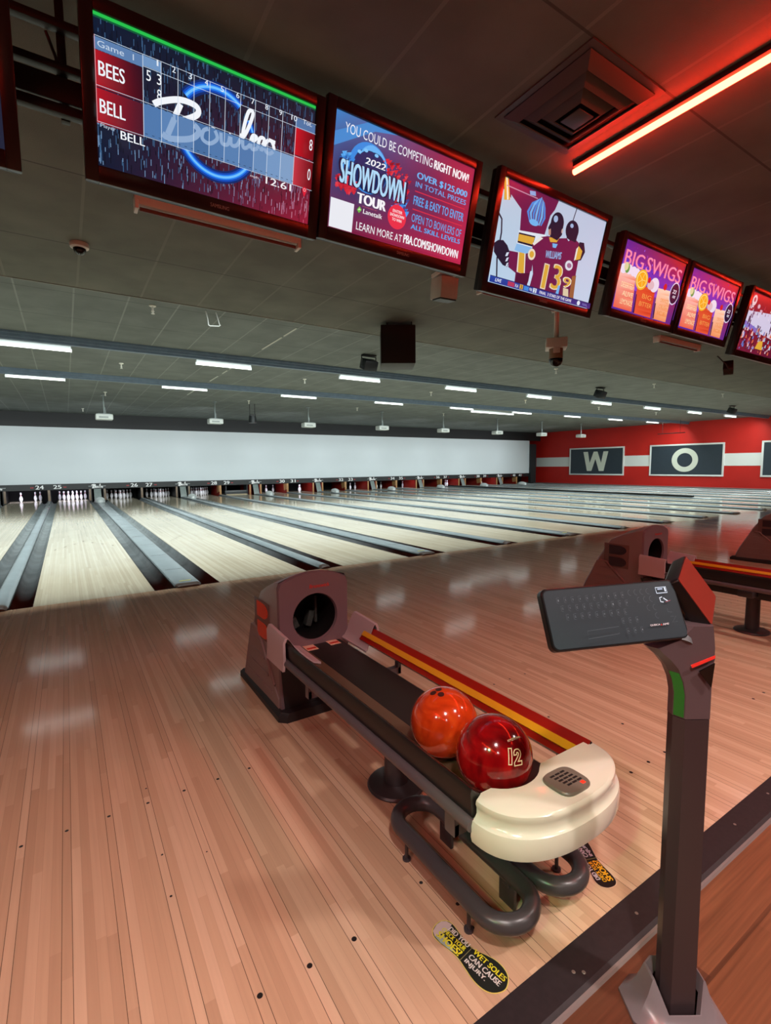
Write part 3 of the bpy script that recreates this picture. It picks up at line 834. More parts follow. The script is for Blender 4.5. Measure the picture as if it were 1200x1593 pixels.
# --- score screen
w, h = .93, .511
t1 = tv('television showing a bowling score sheet for two players', (.985, -3.27, 2.778), w, h)
p = Pic(w, h)
grad(p, 0, 0, 1, 1, '0b1c33', '9a1f38', '10202f', '0a1c33', 10)
rr = random.Random(3)
k0 = p.k+1
for i in range(1300):
    u = rr.random(); v = rr.random(); L = .02+.06*rr.random()
    t = max(0, min(1, (u-.35-v*1.2)*1.6))
    c = lerp_hex('3a5f85', 'd0607c', t) if rr.random() < .6 else lerp_hex('060f1c', '5a0f22', t)
    if v < .3 and rr.random() < .3: c = lerp_hex('6d8fb4', 'e08aa0', t)
    p.rect(u, v, u+.003, min(1, v+L), c, k0)
p.k = k0
p.rect(0, .978, 1, 1, '25c24e'); p.rect(0, .965, 1, .978, '0d5a3a')
# glow ring behind the sheet
for wd, c in ((.05, '0a2c6b'), (.034, '0c48b4'), (.02, '1f7df0'), (.009, '6fc0ff')):
    p.arc(.505, .5, .165, .30*PI, .80*PI, wd, c, 24)
    p.arc(.505, .5, .165, .10*PI, .19*PI, wd*.7, c, 8)
    p.arc(.505, .5, .165, 1.17*PI, 1.85*PI, wd, c, 30)
script_strokes(p, .225, .315, .79, .635, 'f2f6fb', .015, .155)
# sheet
U = [.182, .255, .325, .394, .464, .535, .607, .679, .748, .819, .891, 1.0]
p.rect(0, .762, .182, .84, '5b7fae'); p.rect(.182, .775, .255, .842, '6f95c2'); p.rect(.891, .765, 1, .842, '4f74a4')
p.text('Game  1', .012, .782, .148, .822, 'c6d6e8', .01)
grad(p, 0, .525, .182, .758, 'b01624', '3c0d1c', '2c1020', 'b51826', 6)
grad(p, 0, .288, .182, .517, 'b01624', '4a1a2c', '4a1a2c', 'b51826', 6)
grad(p, .891, .548, 1, .765, 'd01626', '6a0d18', '6a0d18', 'd01626', 5)
grad(p, .891, .30, 1, .54, 'c83a48', '6a0d18', '6a0d18', 'c83a48', 5)
# pale bar over the logo for the second row
k1 = p.k+1
for i in range(10):
    c = ('4f79ad', '5a83b6', '587fb0', '456ea0', '4f78ab', '5780b2', '5179ac', '668cba', '7398c4', '7e9fc6')[i]
    p.rect(U[i], .30, U[i+1], .525, c, k1)
p.k = k1
def faded(p):
    q = Pic(p.w, p.h)
    script_strokes(q, .225, .315, .79, .635, 'a9c2de', .015, .155)
    base = p.k+1
    for f in q.f:
        pts = [q.v[i] for i in f]
        uv = [((x/p.w)+.5, (z/p.h)+.5) for x, y, z in pts]
        if all(.305 < v < .52 for u, v in uv): p.poly(uv, '8eabd0', base)
    p.k = base
faded(p)
for u in U[:-1]: p.rect(u-.0012, .29, u+.0012, .842, 'cfdcec')
for v in (.842, .765, .53, .293): p.rect(.182 if v != .293 and v != .53 else 0, v-.0016, 1, v+.0016, 'cfdcec')
p.rect(0, .838, .182, .842, 'b9cade'); p.rect(0, .29, .0022, .842, 'd9a0a8')
for i in range(26): p.rect(.185+i*.0275, .515, .195+i*.0275, .519, '20354f')
for i in range(26): p.rect(.185+i*.0275, .305, .195+i*.0275, .309, '20354f')
for i in range(10): p.text(str(i+1), U[i+1]-((.022 if i == 0 else .03) if i < 9 else .038), .785, U[i+1]-(.016 if i < 9 else .008), .826, 'dfe8f2', .02)
p.text('Tot.', .915, .79, .965, .825, 'dfe8f2', .01)
p.text('BEES', .01, .578, .106, .672, 'eef4fa', .02); p.text('BELL', .01, .34, .105, .43, 'eef4fa', .02)
p.text('5', .19, .66, .208, .73, 'eef4fa', .01); p.text('3', .232, .66, .25, .73, 'eef4fa', .01); p.text('8', .232, .56, .25, .63, 'eef4fa', .01)
p.text('8', .957, .6, .974, .69, 'eef4fa', .01); p.text('0', .957, .355, .974, .45, 'eef4fa', .01)
p.text('Player', .01, .238, .066, .27, 'c3d0e0', .01); p.text('BELL', .085, .205, .18, .262, 'f2f6fb', .02)
p.text('mph.', .655, .225, .702, .25, 'e6d6de', .01); p.text('12.61', .735, .215, .87, .272, 'f4f2f4', .02)
p.disc(.945, .262, .012, .012, 'e0223a'); p.poly([(.934, .25), (.956, .25), (.945, .2)], 'e0223a'); p.arc(.945, .262, .006, 0, 2*PI, .002, 'f3c6cc', 10)
p.build('screen', M_SCREEN, t1)

# --- competition advert
h = .52
t2 = tv('television showing a blue and red bowling competition advert', (2.018, -3.27, 2.795), w, h)
p = Pic(w, h)
def advert(u, v):
    c = lerp_hex(lerp_hex('6e1c40', 'c92a50', u), lerp_hex('3a86cc', 'a2284a', min(1, u*1.25)), v)
    g = math.exp(-((u-.22)**2/.05+(v-.55)**2/.07)); c = lerp_hex(c, '12305e', .9*g)
    g = math.exp(-((u-.62)**2/.06+(v-.6)**2/.1)); c = lerp_hex(c, '3a2450', .6*g)
    return c
p.k = 1
for i in range(16):
    for j in range(10):
        q = [(i/16, j/10), ((i+1)/16, j/10), ((i+1)/16, (j+1)/10), (i/16, (j+1)/10)]
        p.poly(q, [advert(*a) for a in q], 1)
p.poly([(.0, .7), (.25, .95), (.4, 1), (.2, 1), (0, .82)], '3f8ad0')
p.rect(0, .02, 1, .022, '6a1020')
p.disc(.23, .62, .12, .115, '2f8be0'); p.disc(.24, .6, .105, .1, '0e2b60')
for i in range(10): p.arc(.235, .61, .112-.003*i, .15*PI+.1*i, .5*PI+.1*i, .003, '5fb4f4', 12)
for s in ((.16, .73), (.2, .76), (.27, .75)): p.disc(*s, .012, .008, '7cc4f6')
rr = random.Random(9)
kk = p.k+1
for i in range(70):
    a = rr.random()*PI-1.2; r = .1+.12*rr.random()
    u = .36+r*.7*math.cos(a); v = .56+r*.9*math.sin(a); q = .01+.03*rr.random()
    p.poly([(u, v), (u+q, v+q*.6), (u+q*.5, v-q)], rr.choice(('d5283a', 'b01e30', 'e0404e', '8c1828')), kk)
for i in range(60):
    u = .02+.12*rr.random(); v = .36+.12*rr.random(); q = .015+.03*rr.random()
    p.poly([(u, v), (u+q, v+q*.6), (u+q*.5, v-q)], rr.choice(('d5283a', 'b01e30', 'e0404e')), kk)
for i in range(50):
    u = .04+.08*rr.random(); v = .56+.12*rr.random(); q = .01+.03*rr.random()
    p.poly([(u, v), (u+q, v+q*.6), (u+q*.5, v-q)], rr.choice(('2f8be0', '5fb4f4', '1a5cb0')), kk)
for i in range(50):
    u = .4+.1*rr.random(); v = .3+.16*rr.random(); q = .01+.03*rr.random()
    p.poly([(u, v), (u+q, v+q*.6), (u+q*.5, v-q)], rr.choice(('2f8be0', '3f9cf0', '1a4c9a')), kk)
p.k = kk
p.text('YOU COULD BE COMPETING', .06, .842, .66, .925, 'e9edf6', .005)
p.text('RIGHT NOW!', .675, .84, .953, .922, 'f4f4f8', .05)
p.text('2022', .2, .648, .335, .705, 'f1f4f8', .05, .15)
p.text('SHOWDOWN', .045, .408, .492, .625, '0b1838', .08)
p.text('SHOWDOWN', .052, .415, .485, .62, 'a9daf8', .03)
p.text('TOUR', .172, .288, .363, .382, 'f4f4f8', .09)
p.text('POWERED BY', .21, .265, .31, .276, 'c25a6a', .0)
p.poly([(.175, .225), (.19, .262), (.206, .235), (.19, .2)], '6cc04a'); p.poly([(.18, .225), (.19, .245), (.2, .23)], 'd6f0c0')
p.text('Lanetalk', .215, .208, .345, .25, 'f4f4f8', .02, .1)
p.disc(.449, .273, .062, .06, 'e8324a')
for i, s in enumerate(('ENTER', 'SHOWDOWN', 'TO WIN')): p.text(s, .415 if i != 1 else .398, .31-.04*i, .483 if i != 1 else .5, .338-.04*i, 'fbe9ec', .03)
p.rect(.005, .005, .153, .262, 'e8ebf2')
p.text('LEARN MORE AT', .178, .045, .5, .118, 'f1f1f6', .01)
p.text('PBA.COM/SHOWDOWN', .513, .05, .953, .135, 'f4f4f8', .04)
p.text('OVER $125,000', .556, .68, .955, .75, '5cb4f2', .06); p.text('IN TOTAL PRIZES', .552, .61, .955, .66, '4fa6ec', .02)
p.rect(.553, .564, .953, .573, 'd5304a')
p.text('FREE & EASY TO ENTER', .551, .44, .953, .525, '4fa6ec', .02)
p.rect(.55, .39, .952, .4, 'd5304a')
p.text('OPEN TO BOWLERS OF', .551, .275, .953, .355, '4fa6ec', .01); p.text('ALL SKILL LEVELS', .553, .205, .952, .252, '4fa6ec', .06)
p.build('screen', M_SCREEN, t2)

# --- ice hockey broadcast
w3, h3 = 1.072, .597
t3 = tv('television showing ice hockey players in maroon jerseys', (3.246, -3.268, 2.775), w3, h3)
p = Pic(w3, h3)
grad(p, 0, 0, 1, 1, 'b4d0e6', 'c6d2e8', 'bcc4dc', 'b8c8dc', 6)
MAR, MAR2, GOLD, NAVY, PALE = '6c1c48', '4e1436', 'd8a63c', '141a30', '6fb2ec'
p.poly([(.03, 1), (.49, 1), (.47, .9), (.44, .83), (.42, .62), (.2, .58), (.18, .78), (.09, .86), (.05, .9)], MAR)
p.poly([(0, .95), (0, .9), (.08, .84), (.07, .93)], MAR)
p.poly([(0, 1), (.035, 1), (.075, .82), (.028, .8)], GOLD); p.poly([(.015, 1), (.025, 1), (.062, .82), (.05, .81)], 'f0ead8')
p.rect(.03, .93, .3, .94, 'b98aa4')
p.poly([(.22, .975), (.27, .99), (.28, .95), (.23, .94)], '7fa8dc')
p.poly([(.19, .58), (.43, .63), (.44, .6), (.43, .56), (.33, .45), (.19, .45)], 'dce4ee')
p.poly([(.192, .56), (.34, .58), (.33, .47), (.195, .46)], NAVY); p.poly([(.194, .545), (.335, .565), (.33, .49), (.196, .478)], GOLD)
p.poly([(.19, .45), (.33, .46), (.3, .37), (.18, .38)], '84b6e4')
# abstract pale blue crest
for i in range(7):
    a = -.5+i/6
    p.line([(.315+.1*a, .68+.03*abs(a)), (.31+.15*a, .78), (.315+.11*a, .87), (.33+.05*a, .96-.07*abs(a))], .016, PALE if i % 2 else '4a86d8', [.6, 1.2, 1, .4])
p.disc(.3, .7, .045, .018, PALE)
p.line([(0, .66), (.03, .62), (.045, .5), (.045, .25), (.068, .07)], .012, NAVY)
p.poly([(0, .38), (.03, .42), (.07, .434), (.11, .4), (.134, .355), (.16, .28), (.14, .192), (.1, .2), (.048, .253), (.01, .3)], NAVY)
for i in range(3): p.poly([(.115+.008*i, .33-.05*i), (.135+.005*i, .34-.05*i), (.128+.005*i, .3-.05*i), (.108+.008*i, .29-.05*i)], 'cfd8ea')
p.poly([(.134, .355), (.27, .375), (.345, .42), (.36, .2), (.34, .08), (.225, .065), (.22, .16), (.149, .196)], MAR)
p.poly([(.21, .37), (.275, .378), (.302, .17), (.226, .175)], 'e8e2dc'); p.poly([(.218, .372), (.266, .376), (.293, .172), (.236, .177)], GOLD)
p.poly([(.23, .16), (.34, .2), (.34, .07), (.225, .065)], MAR2)
p.poly([(.345, .22), (.375, .24), (.37, .05), (.345, .05)], 'c4d4ea')
# second player's helmet and shoulders
p.line([(.66, 1), (.645, .85)], .008, NAVY)
p.poly([(.69, .7), (.75, .67), (.782, .49), (.786, .34), (.817, .05), (.66, .05), (.6, .6)], MAR)
p.disc(.658, .765, .07, .062, NAVY); p.poly([(.6, .74), (.72, .74), (.715, .66), (.62, .67)], NAVY)
p.disc(.645, .81, .018, .013, '9db4d6')
p.poly([(.752, .68), (.8, .69), (.83, .6), (.806, .5), (.755, .475), (.74, .52)], NAVY); p.poly([(.75, .64), (.8, .6), (.795, .51), (.75, .48)], GOLD)
p.poly([(.735, .6), (.75, .63), (.75, .49), (.735, .47)], 'e6e0da')
# nearest player, back to us
p.poly([(.313, .496), (.376, .585), (.44, .62), (.55, .64), (.62, .67), (.7, .56), (.74, .4), (.735, .2), (.76, .05), (.36, .045), (.37, .2), (.335, .35)], MAR)
p.poly([(.313, .496), (.376, .585), (.40, .58), (.33, .48)], 'e6e0da')
p.poly([(.45, .61), (.55, .65), (.53, .59), (.47, .57)], GOLD)
p.poly([(.425, .7), (.44, .66), (.46, .62), (.53, .61), (.565, .68), (.56, .8), (.45, .8)], NAVY); p.disc(.5, .775, .066, .065, NAVY)
p.disc(.478, .81, .022, .02, '9db4d6'); p.poly([(.43, .68), (.45, .7), (.46, .64), (.44, .63)], 'b98a78'); p.disc(.558, .72, .008, .014, 'c8b0a8')
p.poly([(.49, .565), (.54, .575), (.53, .53), (.5, .525)], PALE)
p.text('WILLIAMS', .447, .398, .597, .475, '8fb8ea', .02, 0, slope=.035)
p.text('1', .462, .075, .498, .345, 'e8d9c0', .05); p.text('1', .465, .085, .495, .335, GOLD, .02)
p.text('3', .548, .1, .64, .375, 'e8d9c0', .05); p.text('3', .553, .11, .635, .365, GOLD, .02)
p.disc(.32, .385, .036, .034, 'e8d9c0'); p.disc(.32, .385, .022, .02, GOLD)
p.disc(.688, .4, .042, .032, 'd9dbe6'); p.disc(.69, .4, .025, .016, '9a6a8c')
p.text('9', .66, .155, .745, .275, 'efe4d2', .08); p.text('9', .666, .163, .738, .267, GOLD, .02)
p.poly([(.675, .15), (.73, .15), (.75, .05), (.69, .05)], 'd8c8a8'); p.poly([(.74, .3), (.78, .32), (.8, .07), (.755, .06)], '96603a')
p.poly([(.62, .16), (.64, .16), (.64, .06), (.61, .06)], PALE)
# score strip
grad(p, 0, 0, 1, .062, '1a3c94', '4a3080', '3c2a70', '1c48a8', 5)
p.rect(0, .06, 1, .066, '101c50')
p.text('LIVE', .045, .016, .1, .05, 'f0f4fa', .03, .2)
p.rect(.155, .008, .215, .054, 'b43a5c'); p.text('FLA', .222, .014, .25, .046, 'f0e8ee', .02); p.rect(.262, .008, .292, .056, 'd8a63c'); p.text('3', .27, .012, .284, .05, '22203a', .02)
p.rect(.3, .008, .345, .052, '3d86d8'); p.text('SJ', .352, .014, .375, .046, 'e4f0fa', .02); p.rect(.386, .008, .42, .056, 'd2dcf0'); p.text('2', .396, .012, .41, .05, '22203a', .02)
p.text('FINAL  3 STARS OF THE GAME', .45, .014, .78, .046, 'f2f2fa', .02)
p.disc(.86, .03, .018, .016, 'e0e6f2'); p.text('NHL', .905, .016, .96, .044, '8e8ad0', .0)
p.build('screen', M_SCREEN, t3)

# --- drinks adverts
def drinks(lab, loc, dim):
    w4, h4 = .915, .496
    t = tv(lab, loc, w4, h4, .01)
    p = Pic(w4, h4)
    grad(p, 0, 0, 1, 1, '4a2a9a' , '6a2a8a', 'd02a20', '5a2aa0', 8)
    grad(p, 0, .35, 1, .75, '7a4ad8', '9a3ab8', '6a2090', '4a34c8', 6)
    grad(p, 0, .74, 1, 1, '6a2aa8', '8c1c60', 'c0281e', '5a2490', 6)
    rr = random.Random(5+dim); kk = p.k+1
    for i in range(60):
        u = rr.random(); v = .35+.6*rr.random(); q = .006+.02*rr.random()
        p.rect(u, v, u+q*.5, v+q*1.6, rr.choice(('3a2ac0', '8a6af0', '5a3ae0', 'a03ab0', '2a1a80')), kk)
    p.k = kk
    for dx, c, bd in ((.0, 'ff6a92', .055), (0, '7a1c5c', .02), (0, 'ff8fae', .006)):
        p.text('BIG', .04, .67, .325, .875, c, bd); p.text('SWIGS', .37, .67, .96, .885, c, bd)
        if c == '7a1c5c':
            pass
    glasses = [((-.0, .57), (.25, .575), (.315, .03), (.03, .03), 'f07a5a', 'f6c2b8', 'e8604a'),
               ((.305, .45), (.595, .465), (.63, .02), (.34, .02), 'c83018', 'd8502a', 'ea5c3c'),
               ((.635, .5), (.875, .52), (.9, .02), (.665, .02), 'f6a468', 'fbd2ba', 'f08a5a')]
    for a, b, c, d, c0, c1, c2 in glasses:
        p.k += 1
        n = 6
        for i in range(n):
            s0, s1 = i/n, (i+1)/n
            L0 = (d[0]+(a[0]-d[0])*s0, d[1]+(a[1]-d[1])*s0); L1 = (d[0]+(a[0]-d[0])*s1, d[1]+(a[1]-d[1])*s1)
            R0 = (c[0]+(b[0]-c[0])*s0, c[1]+(b[1]-c[1])*s0); R1 = (c[0]+(b[0]-c[0])*s1, c[1]+(b[1]-c[1])*s1)
            p.poly([L0, R0, R1, L1], [lerp_hex(c2, c1, s0), lerp_hex(c2, c0, s0), lerp_hex(c0, c1, s1), lerp_hex(c2, c1, s1)], p.k)
    for dx, wv in ((.02, .1), (.1, .14), (.17, .12), (.22, .09)): p.disc(dx+.03, .57+wv*.3, .045, .035, 'e8dcf0')
    p.disc(.1, .62, .03, .035, '5a9a4a'); p.disc(.08, .64, .028, .03, 'd8d2a0')
    p.disc(.56, .52, .065, .055, 'e6dcea'); p.disc(.5, .5, .05, .035, 'd8b8c0')
    p.disc(.345, .53, .085, .075, 'f0b428'); p.disc(.345, .53, .07, .062, 'fbe08a'); p.disc(.345, .53, .062, .055, 'f2a81e')
    for i in range(5): p.line([(.345, .53), (.345+.06*math.cos(i*1.256), .53+.1*math.sin(i*1.256))], .004, 'fbe08a')
    p.disc(.455, .56, .022, .022, 'd01c28'); p.disc(.73, .545, .026, .026, 'd01c28'); p.line([(.73, .56), (.74, .6)], .003, '5a7a30')
    p.poly([(.305, .3), (.318, .3), (.345, .02), (.325, .02)], '1c1440'); p.poly([(.628, .26), (.645, .26), (.672, .02), (.652, .02)], '1c1440')
    col = 'fbe2b0'
    for i, s in enumerate(('DESERTED', 'ALIVE', 'LEMONADE')): p.text(s, .055+.02*i if i != 1 else .1, .34-.12*i, .24+.02*i, .415-.12*i, col, .01)
    for i, s in enumerate(('BIG', 'BITTER')): p.text(s, .4 if i == 0 else .38, .27-.12*i, .55 if i == 0 else .58, .34-.12*i, 'f0a050', .01)
    for i, s in enumerate(('ORANGE', 'CRUSH', 'ICE')): p.text(s, .7, .3-.1*i, .84, .36-.1*i, 'e88a3a', .0)
    p.disc(.9, .49, .075, .09, 'd8d0e8'); p.disc(.9, .49, .066, .08, '1a1436'); p.text('22', .86, .49, .925, .55, 'f0f0fa', .04, .2); p.text('oz', .88, .42, .93, .46, 'f0f0fa', .03, .2)
    p.rect(.985, .08, 1, .5, '3a1c6a')
    p.build('screen', M_SCREEN, t)
    return t
drinks('television with a drinks advert, left one of the pair side by side', (4.5, -3.27, 2.769), 0)
drinks('television with a drinks advert, right one of the pair side by side', (5.514, -3.27, 2.762), 1)

# --- crowd scene, cut by the right edge
t5 = tv('television showing a red lit crowd, cut off at the right edge', (6.745, -3.27, 2.74), 1.0, .56, .01)
p = Pic(1.0, .56)
grad(p, 0, 0, 1, 1, '7c1c3a', '5a1430', 'd0261a', '8c2430', 8)
p.poly([(0, .42), (.9, .32), (1, .7), (.6, .76), (0, .68)], 'd2c8e2')
p.poly([(0, .42), (.32, .36), (.33, .44), (0, .52)], '8a6cc0')
rr = random.Random(31); kk = p.k+1
for i in range(170):
    u = rr.random(); v = .02+.4*rr.random(); q = .015+.03*rr.random()
    p.poly([(u, v), (u+q, v), (u+q*.8, v+q*1.9), (u+q*.2, v+q*1.7)], rr.choice(('b83a3a', '7c1c30', '3a1428', 'd86a4a', 'e0c0c8', '6a7ac8', '9ac0e0', '4a0e1c')), kk)
for i in range(60):
    u = rr.random(); v = .62+.16*rr.random(); q = .01+.02*rr.random()
    p.poly([(u, v), (u+q, v), (u+q*.5, v+q*4)], rr.choice(('e8d8e6', 'c83a4a', '8a2a4a', 'f0e0e0')), kk)
for i in range(16):
    u = rr.random(); v = .35+.25*rr.random()
    p.rect(u, v, u+.02, v+.14, rr.choice(('6a2a5a', '4a1c40', 'a08ac0')), kk)
p.k = kk
p.disc(.09, .87, .05, .05, 'e0c8cc'); p.disc(.09, .88, .024, .022, 'a04a5a'); p.disc(.22, .8, .03, .02, 'd8a8b8'); p.disc(.3, .74, .03, .012, 'd8a8b8')
p.poly([(.42, .1), (.6, .1), (.56, .26), (.46, .24)], 'e0a83a')
p.build('screen', M_SCREEN, t5)
# --- next television on the left, only its edge is in view
t0 = tv('television cut off by the left edge, only its dark frame in view', (-.252, -3.27, 2.745), .93, .511, .012)
p = Pic(.93, .511); grad(p, 0, 0, 1, 1, '101c30', '20263a', '182238', '0c1624', 3); p.build('screen', M_SCREEN, t0)

# truss that carries the televisions
root = thing('television_truss', 'black metal truss behind the row of televisions', 'mounting frame', (0, -3.1, 0))
M_TRUSS = mat('truss_black', '100c0c', .45, noise=.2)
for z0, z1, d in ((3.07, 3.103, .02), (2.91, 2.938, .02), (2.795, 2.891, .008), (2.743, 2.78, .02)):
    b = MB(); b.span(-3.5, 10.5, -d, d, z0, z1, .003); b.build('rail', M_TRUSS, root)
for x in (-2.6, -1.5, -.3, .42, 1.5, 2.6, 3.93, 5.0, 6.1, 7.4, 8.6, 9.8):
    b = MB(); b.span(x-.016, x+.016, .02, .05, 2.74, Z_NEAR, .002)
    b.tube([(x-.05, .03, 3.07), (x-.02, .035, 2.98), (x-.015, .035, 2.8)], .006, 6)
    b.build('upright', M_TRUSS, root)

# ------------------------------------------------------------------ things under the near ceiling
M_OFFWHITE = mat('off_white_enamel', 'cfc8be', .45)
def strip_fixture(lab, loc, L=1.24):
    root = thing('strip_fixture', lab, 'ceiling fixture', loc, group='unlit strip fixtures on the near ceiling')
    b = MB(); b.prism([(-.055, 0), (-.055, -.03), (-.035, -.06), (.035, -.06), (.055, -.03), (.055, 0)], -L/2, L/2, 'YZ'); b.build('housing', M_OFFWHITE, root)
    b = MB(); b.cyl((-L/2+.03, 0, -.078), (L/2-.03, 0, -.078), .014, n=10); b.build('tube', mat('dark_tube', '6a2a1c', .3), root)
    for e in (-1, 1):
        b = MB(); b.span(e*(L/2-.02), e*(L/2+.004), -.05, .05, -.095, 0, .003); b.build('end_cap', M_OFFWHITE, root)
    return root
f0 = strip_fixture('long pale strip fixture on the ceiling below the score television', (1.475, -1.6, Z_NEAR))
dup(f0, (8.55, -1.45, Z_NEAR), None, 'long pale strip fixture on the ceiling below the drinks televisions')
dup(f0, (4.77, -1.62, Z_NEAR), None, 'long pale strip fixture mostly hidden behind the hockey television')
# dome camera
root = thing('dome_camera', 'small round dome camera on the near ceiling at the left', 'security camera', (.545, -.53, Z_NEAR))
b = MB(); b.lathe([(.072, 0), (.074, -.012), (.07, -.035), (.055, -.042)], 28); b.build('ring', M_OFFWHITE, root)
b = MB(); b.lathe([(.05, -.038), (.047, -.06), (.035, -.08), (.018, -.09), (.001, -.093)], 24); b.build('dome', mat('smoked_dome', '0c0c0e', .08), root)
# box under the advert television
root = thing('sensor_box', 'pale box hanging from the ceiling below the competition advert', 'ceiling box', (3.63, -1.66, Z_NEAR), (0, 0, math.radians(-6)))
b = MB(); b.box((0, 0, -.02), (.2, .17, .04), None, .004); b.build('bracket', M_OFFWHITE, root)
b = MB(); b.box((0, 0, -.155), (.2, .2, .2), Matrix.Rotation(math.radians(8), 3, 'X'), .008); b.build('cabinet', mat('box_enamel', 'c5bcb2', .5, noise=.08), root)
b = MB(); b.box((0, .0, -.26), (.19, .15, .02), Matrix.Rotation(math.radians(8), 3, 'X'), .004); b.build('lens_cover', M_BLACK, root)
# hanging camera
root = thing('hanging_camera', 'bullet shaped dome camera hanging on a short pole behind the hockey television', 'security camera', (5.565, -1.5, 0), (0, 0, math.radians(42)))
b = MB(); b.cyl((0, 0, 2.85), (0, 0, Z_NEAR), .03, n=16); b.build('pole', M_OFFWHITE, root)
b = MB(); b.box((0, 0, 2.785), (.25, .25, .115), None, .008); b.build('junction_box', M_OFFWHITE, root)
b = MB(); b.lathe([(.085, 2.73), (.083, 2.64), (.086, 2.635), (.08, 2.6)], 24); b.build('body', mat('camera_tan', '8a6a52', .45), root)
b = MB(); b.lathe([(.084, 2.605), (.08, 2.57), (.06, 2.53), (.03, 2.512), (.001, 2.508)], 24); b.build('dome', mat('smoked_dome'), root)
b = MB(); b.span(-.125, -.105, -.04, .04, 2.66, 2.73, .003); b.span(.105, .125, -.04, .04, 2.66, 2.73, .003); b.build('clip', M_OFFWHITE, root)
# small adapter box below the last television
root = thing('cable_box', 'small black box with a looped cable under the crowd television', 'adapter box', (6.37, -3.1, 2.31), (0, 0, math.radians(20)))
b = MB(); b.box((0, 0, 0), (.13, .09, .1), Matrix.Rotation(.4, 3, 'Y'), .006); b.build('body', M_BLACK, root)
b = MB(); b.tube([(-.06, 0, .0), (-.12, 0, -.02), (-.17, .01, .01), (-.2, .05, .05), (-.2, .09, .1)], .006, 8); b.build('cable', M_BLACK, root)

# air vent
root = thing('air_vent', 'square louvred air vent in the ceiling beside the red tube', 'air vent', (2.745, -3.835, Z_NEAR))
M_VENT = mat('vent_dark', '4a423c', .45)
b = MB()
for s, z0, z1 in ((.305, -.006, 0),):
    o_ = [(-s, -s), (s, -s), (s, s), (-s, s)]; i_ = [(-.27, -.27), (.27, -.27), (.27, .27), (-.27, .27)]
    b.ring_loft([[(x, y, 0) for x, y in o_], [(x, y, -.008) for x, y in o_], [(x, y, -.008) for x, y in i_], [(x, y, .0) for x, y in i_]], True, False)
b.build('frame', M_VENT, root)
for k, (s0, s1) in enumerate(((.27, .215), (.205, .15), (.14, .085))):
    b = MB()
    sq = lambda s, z: [(-s, -s, z), (s, -s, z), (s, s, z), (-s, s, z)]
    b.ring_loft([sq(s0, -.012-.010*k), sq(s0-.004, -.016-.012*k), sq(s1+.0, -.05-.012*k), sq(s1-.004, -.046-.012*k)], True, False, wrap=True)
    b.build('louvre', M_VENT, root)
b = MB(); b.box((0, 0, -.075), (.12, .12, .006), None, .002); b.build('centre_plate', M_VENT, root)
b = MB(); b.span(-.26, .26, -.26, .26, -.003, -.0005); b.build('throat', mat('vent_throat', '060505', .8), root)

# red tubes
M_REDGLOW = mat('red_tube', 'ff2010', .4, emit='ff2f1c', estr=RED_TUBE)
def red_tube(lab, x, y0, y1):
    root = thing('red_tube_light', lab, 'tube light', (x, (y0+y1)/2, Z_NEAR), group='red tubes on the ceiling')
    L = abs(y1-y0)
    b = MB(); b.span(-.03, .03, -L/2+.01, L/2-.01, -.03, 0, .003); b.build('housing', mat('red_housing', '2a0f0c', .5), root)
    b = MB(); b.cyl((0, -L/2, -.048), (0, L/2, -.048), .017, n=14); b.build('tube', M_REDGLOW, root)
    return root
red_tube('long glowing red tube on the ceiling beside the air vent', 3.19, -3.49, -7.5)
red_tube('glowing red tube on the ceiling far to the right, out of view', 7.6, -3.49, -7.5)
red_tube('added red tube on the ceiling behind the left televisions, out of view', -1.3, -4.3, -8.3)  # unseen tube added for red light on the left floor
# added lamps over the seating behind the camera, unseen, brightening the near floor
M_LAMP = mat('added_lamp_lens', 'ffffff', .4, emit='ffe6d0', estr=6)
def added_downlight(lab, x, y, e, col=(1, .88, .84)):
    root = thing('added_downlight', lab, 'ceiling lamp', (x, y, Z_NEAR), group='added ceiling lamps over the seating')
    b = MB(); b.lathe([(.11, 0), (.11, -.012), (.085, -.012), (.08, -.002)], 24, caps=False); b.build('trim_ring', M_OFFWHITE, root)
    b = MB(); b.lathe([(.08, -.003), (.001, -.003)], 24); b.build('lens', M_LAMP, root)
    ld = bpy.data.lights.new('added_downlight_bulb', 'AREA'); ld.shape = 'DISK'; ld.size = .16; ld.energy = e; ld.color = col; ld.spread = math.radians(125)
    lo = bpy.data.objects.new('added_downlight_bulb', ld); COL.objects.link(lo); lo.parent = root; lo.location = (0, 0, -.02)
i = 0
for x, y, f in ((-2.2, -5.6, 1), (0.2, -6.3, 1), (2.2, -6.6, .8), (4.6, -6.2, .8), (7.2, -6.2, .8), (-.8, -8.2, 1), (3.2, -8.4, .8), (10.5, -6.2, .8), (14.5, -6.2, .8)):
    i += 1
    added_downlight('added round ceiling lamp over the seating, unseen', x, y, ADDED_DOWNLIGHT_W*f)
# added green spot over the left seating, unseen, tinting the end cap
root = thing('added_green_spot', 'added green spot lamp over the left seating, out of view', 'ceiling lamp', (-1.6, -6.2, Z_NEAR))
b = MB(); b.lathe([(.06, 0), (.06, -.1), (.05, -.11), (.045, -.1)], 18, caps=False); b.build('can', M_BLACK, root)
ld = bpy.data.lights.new('added_green_bulb', 'SPOT'); ld.energy = GREEN_W*12; ld.color = (.25, 1, .4); ld.spot_size = math.radians(11); ld.spot_blend = .8; ld.shadow_soft_size = .05
lo = bpy.data.objects.new('added_green_bulb', ld); COL.objects.link(lo); lo.parent = root; lo.location = (0, 0, -.12)
lo.rotation_euler = Vector((2.92, 1.33, -2.67)).to_track_quat('-Z', 'Y').to_euler()

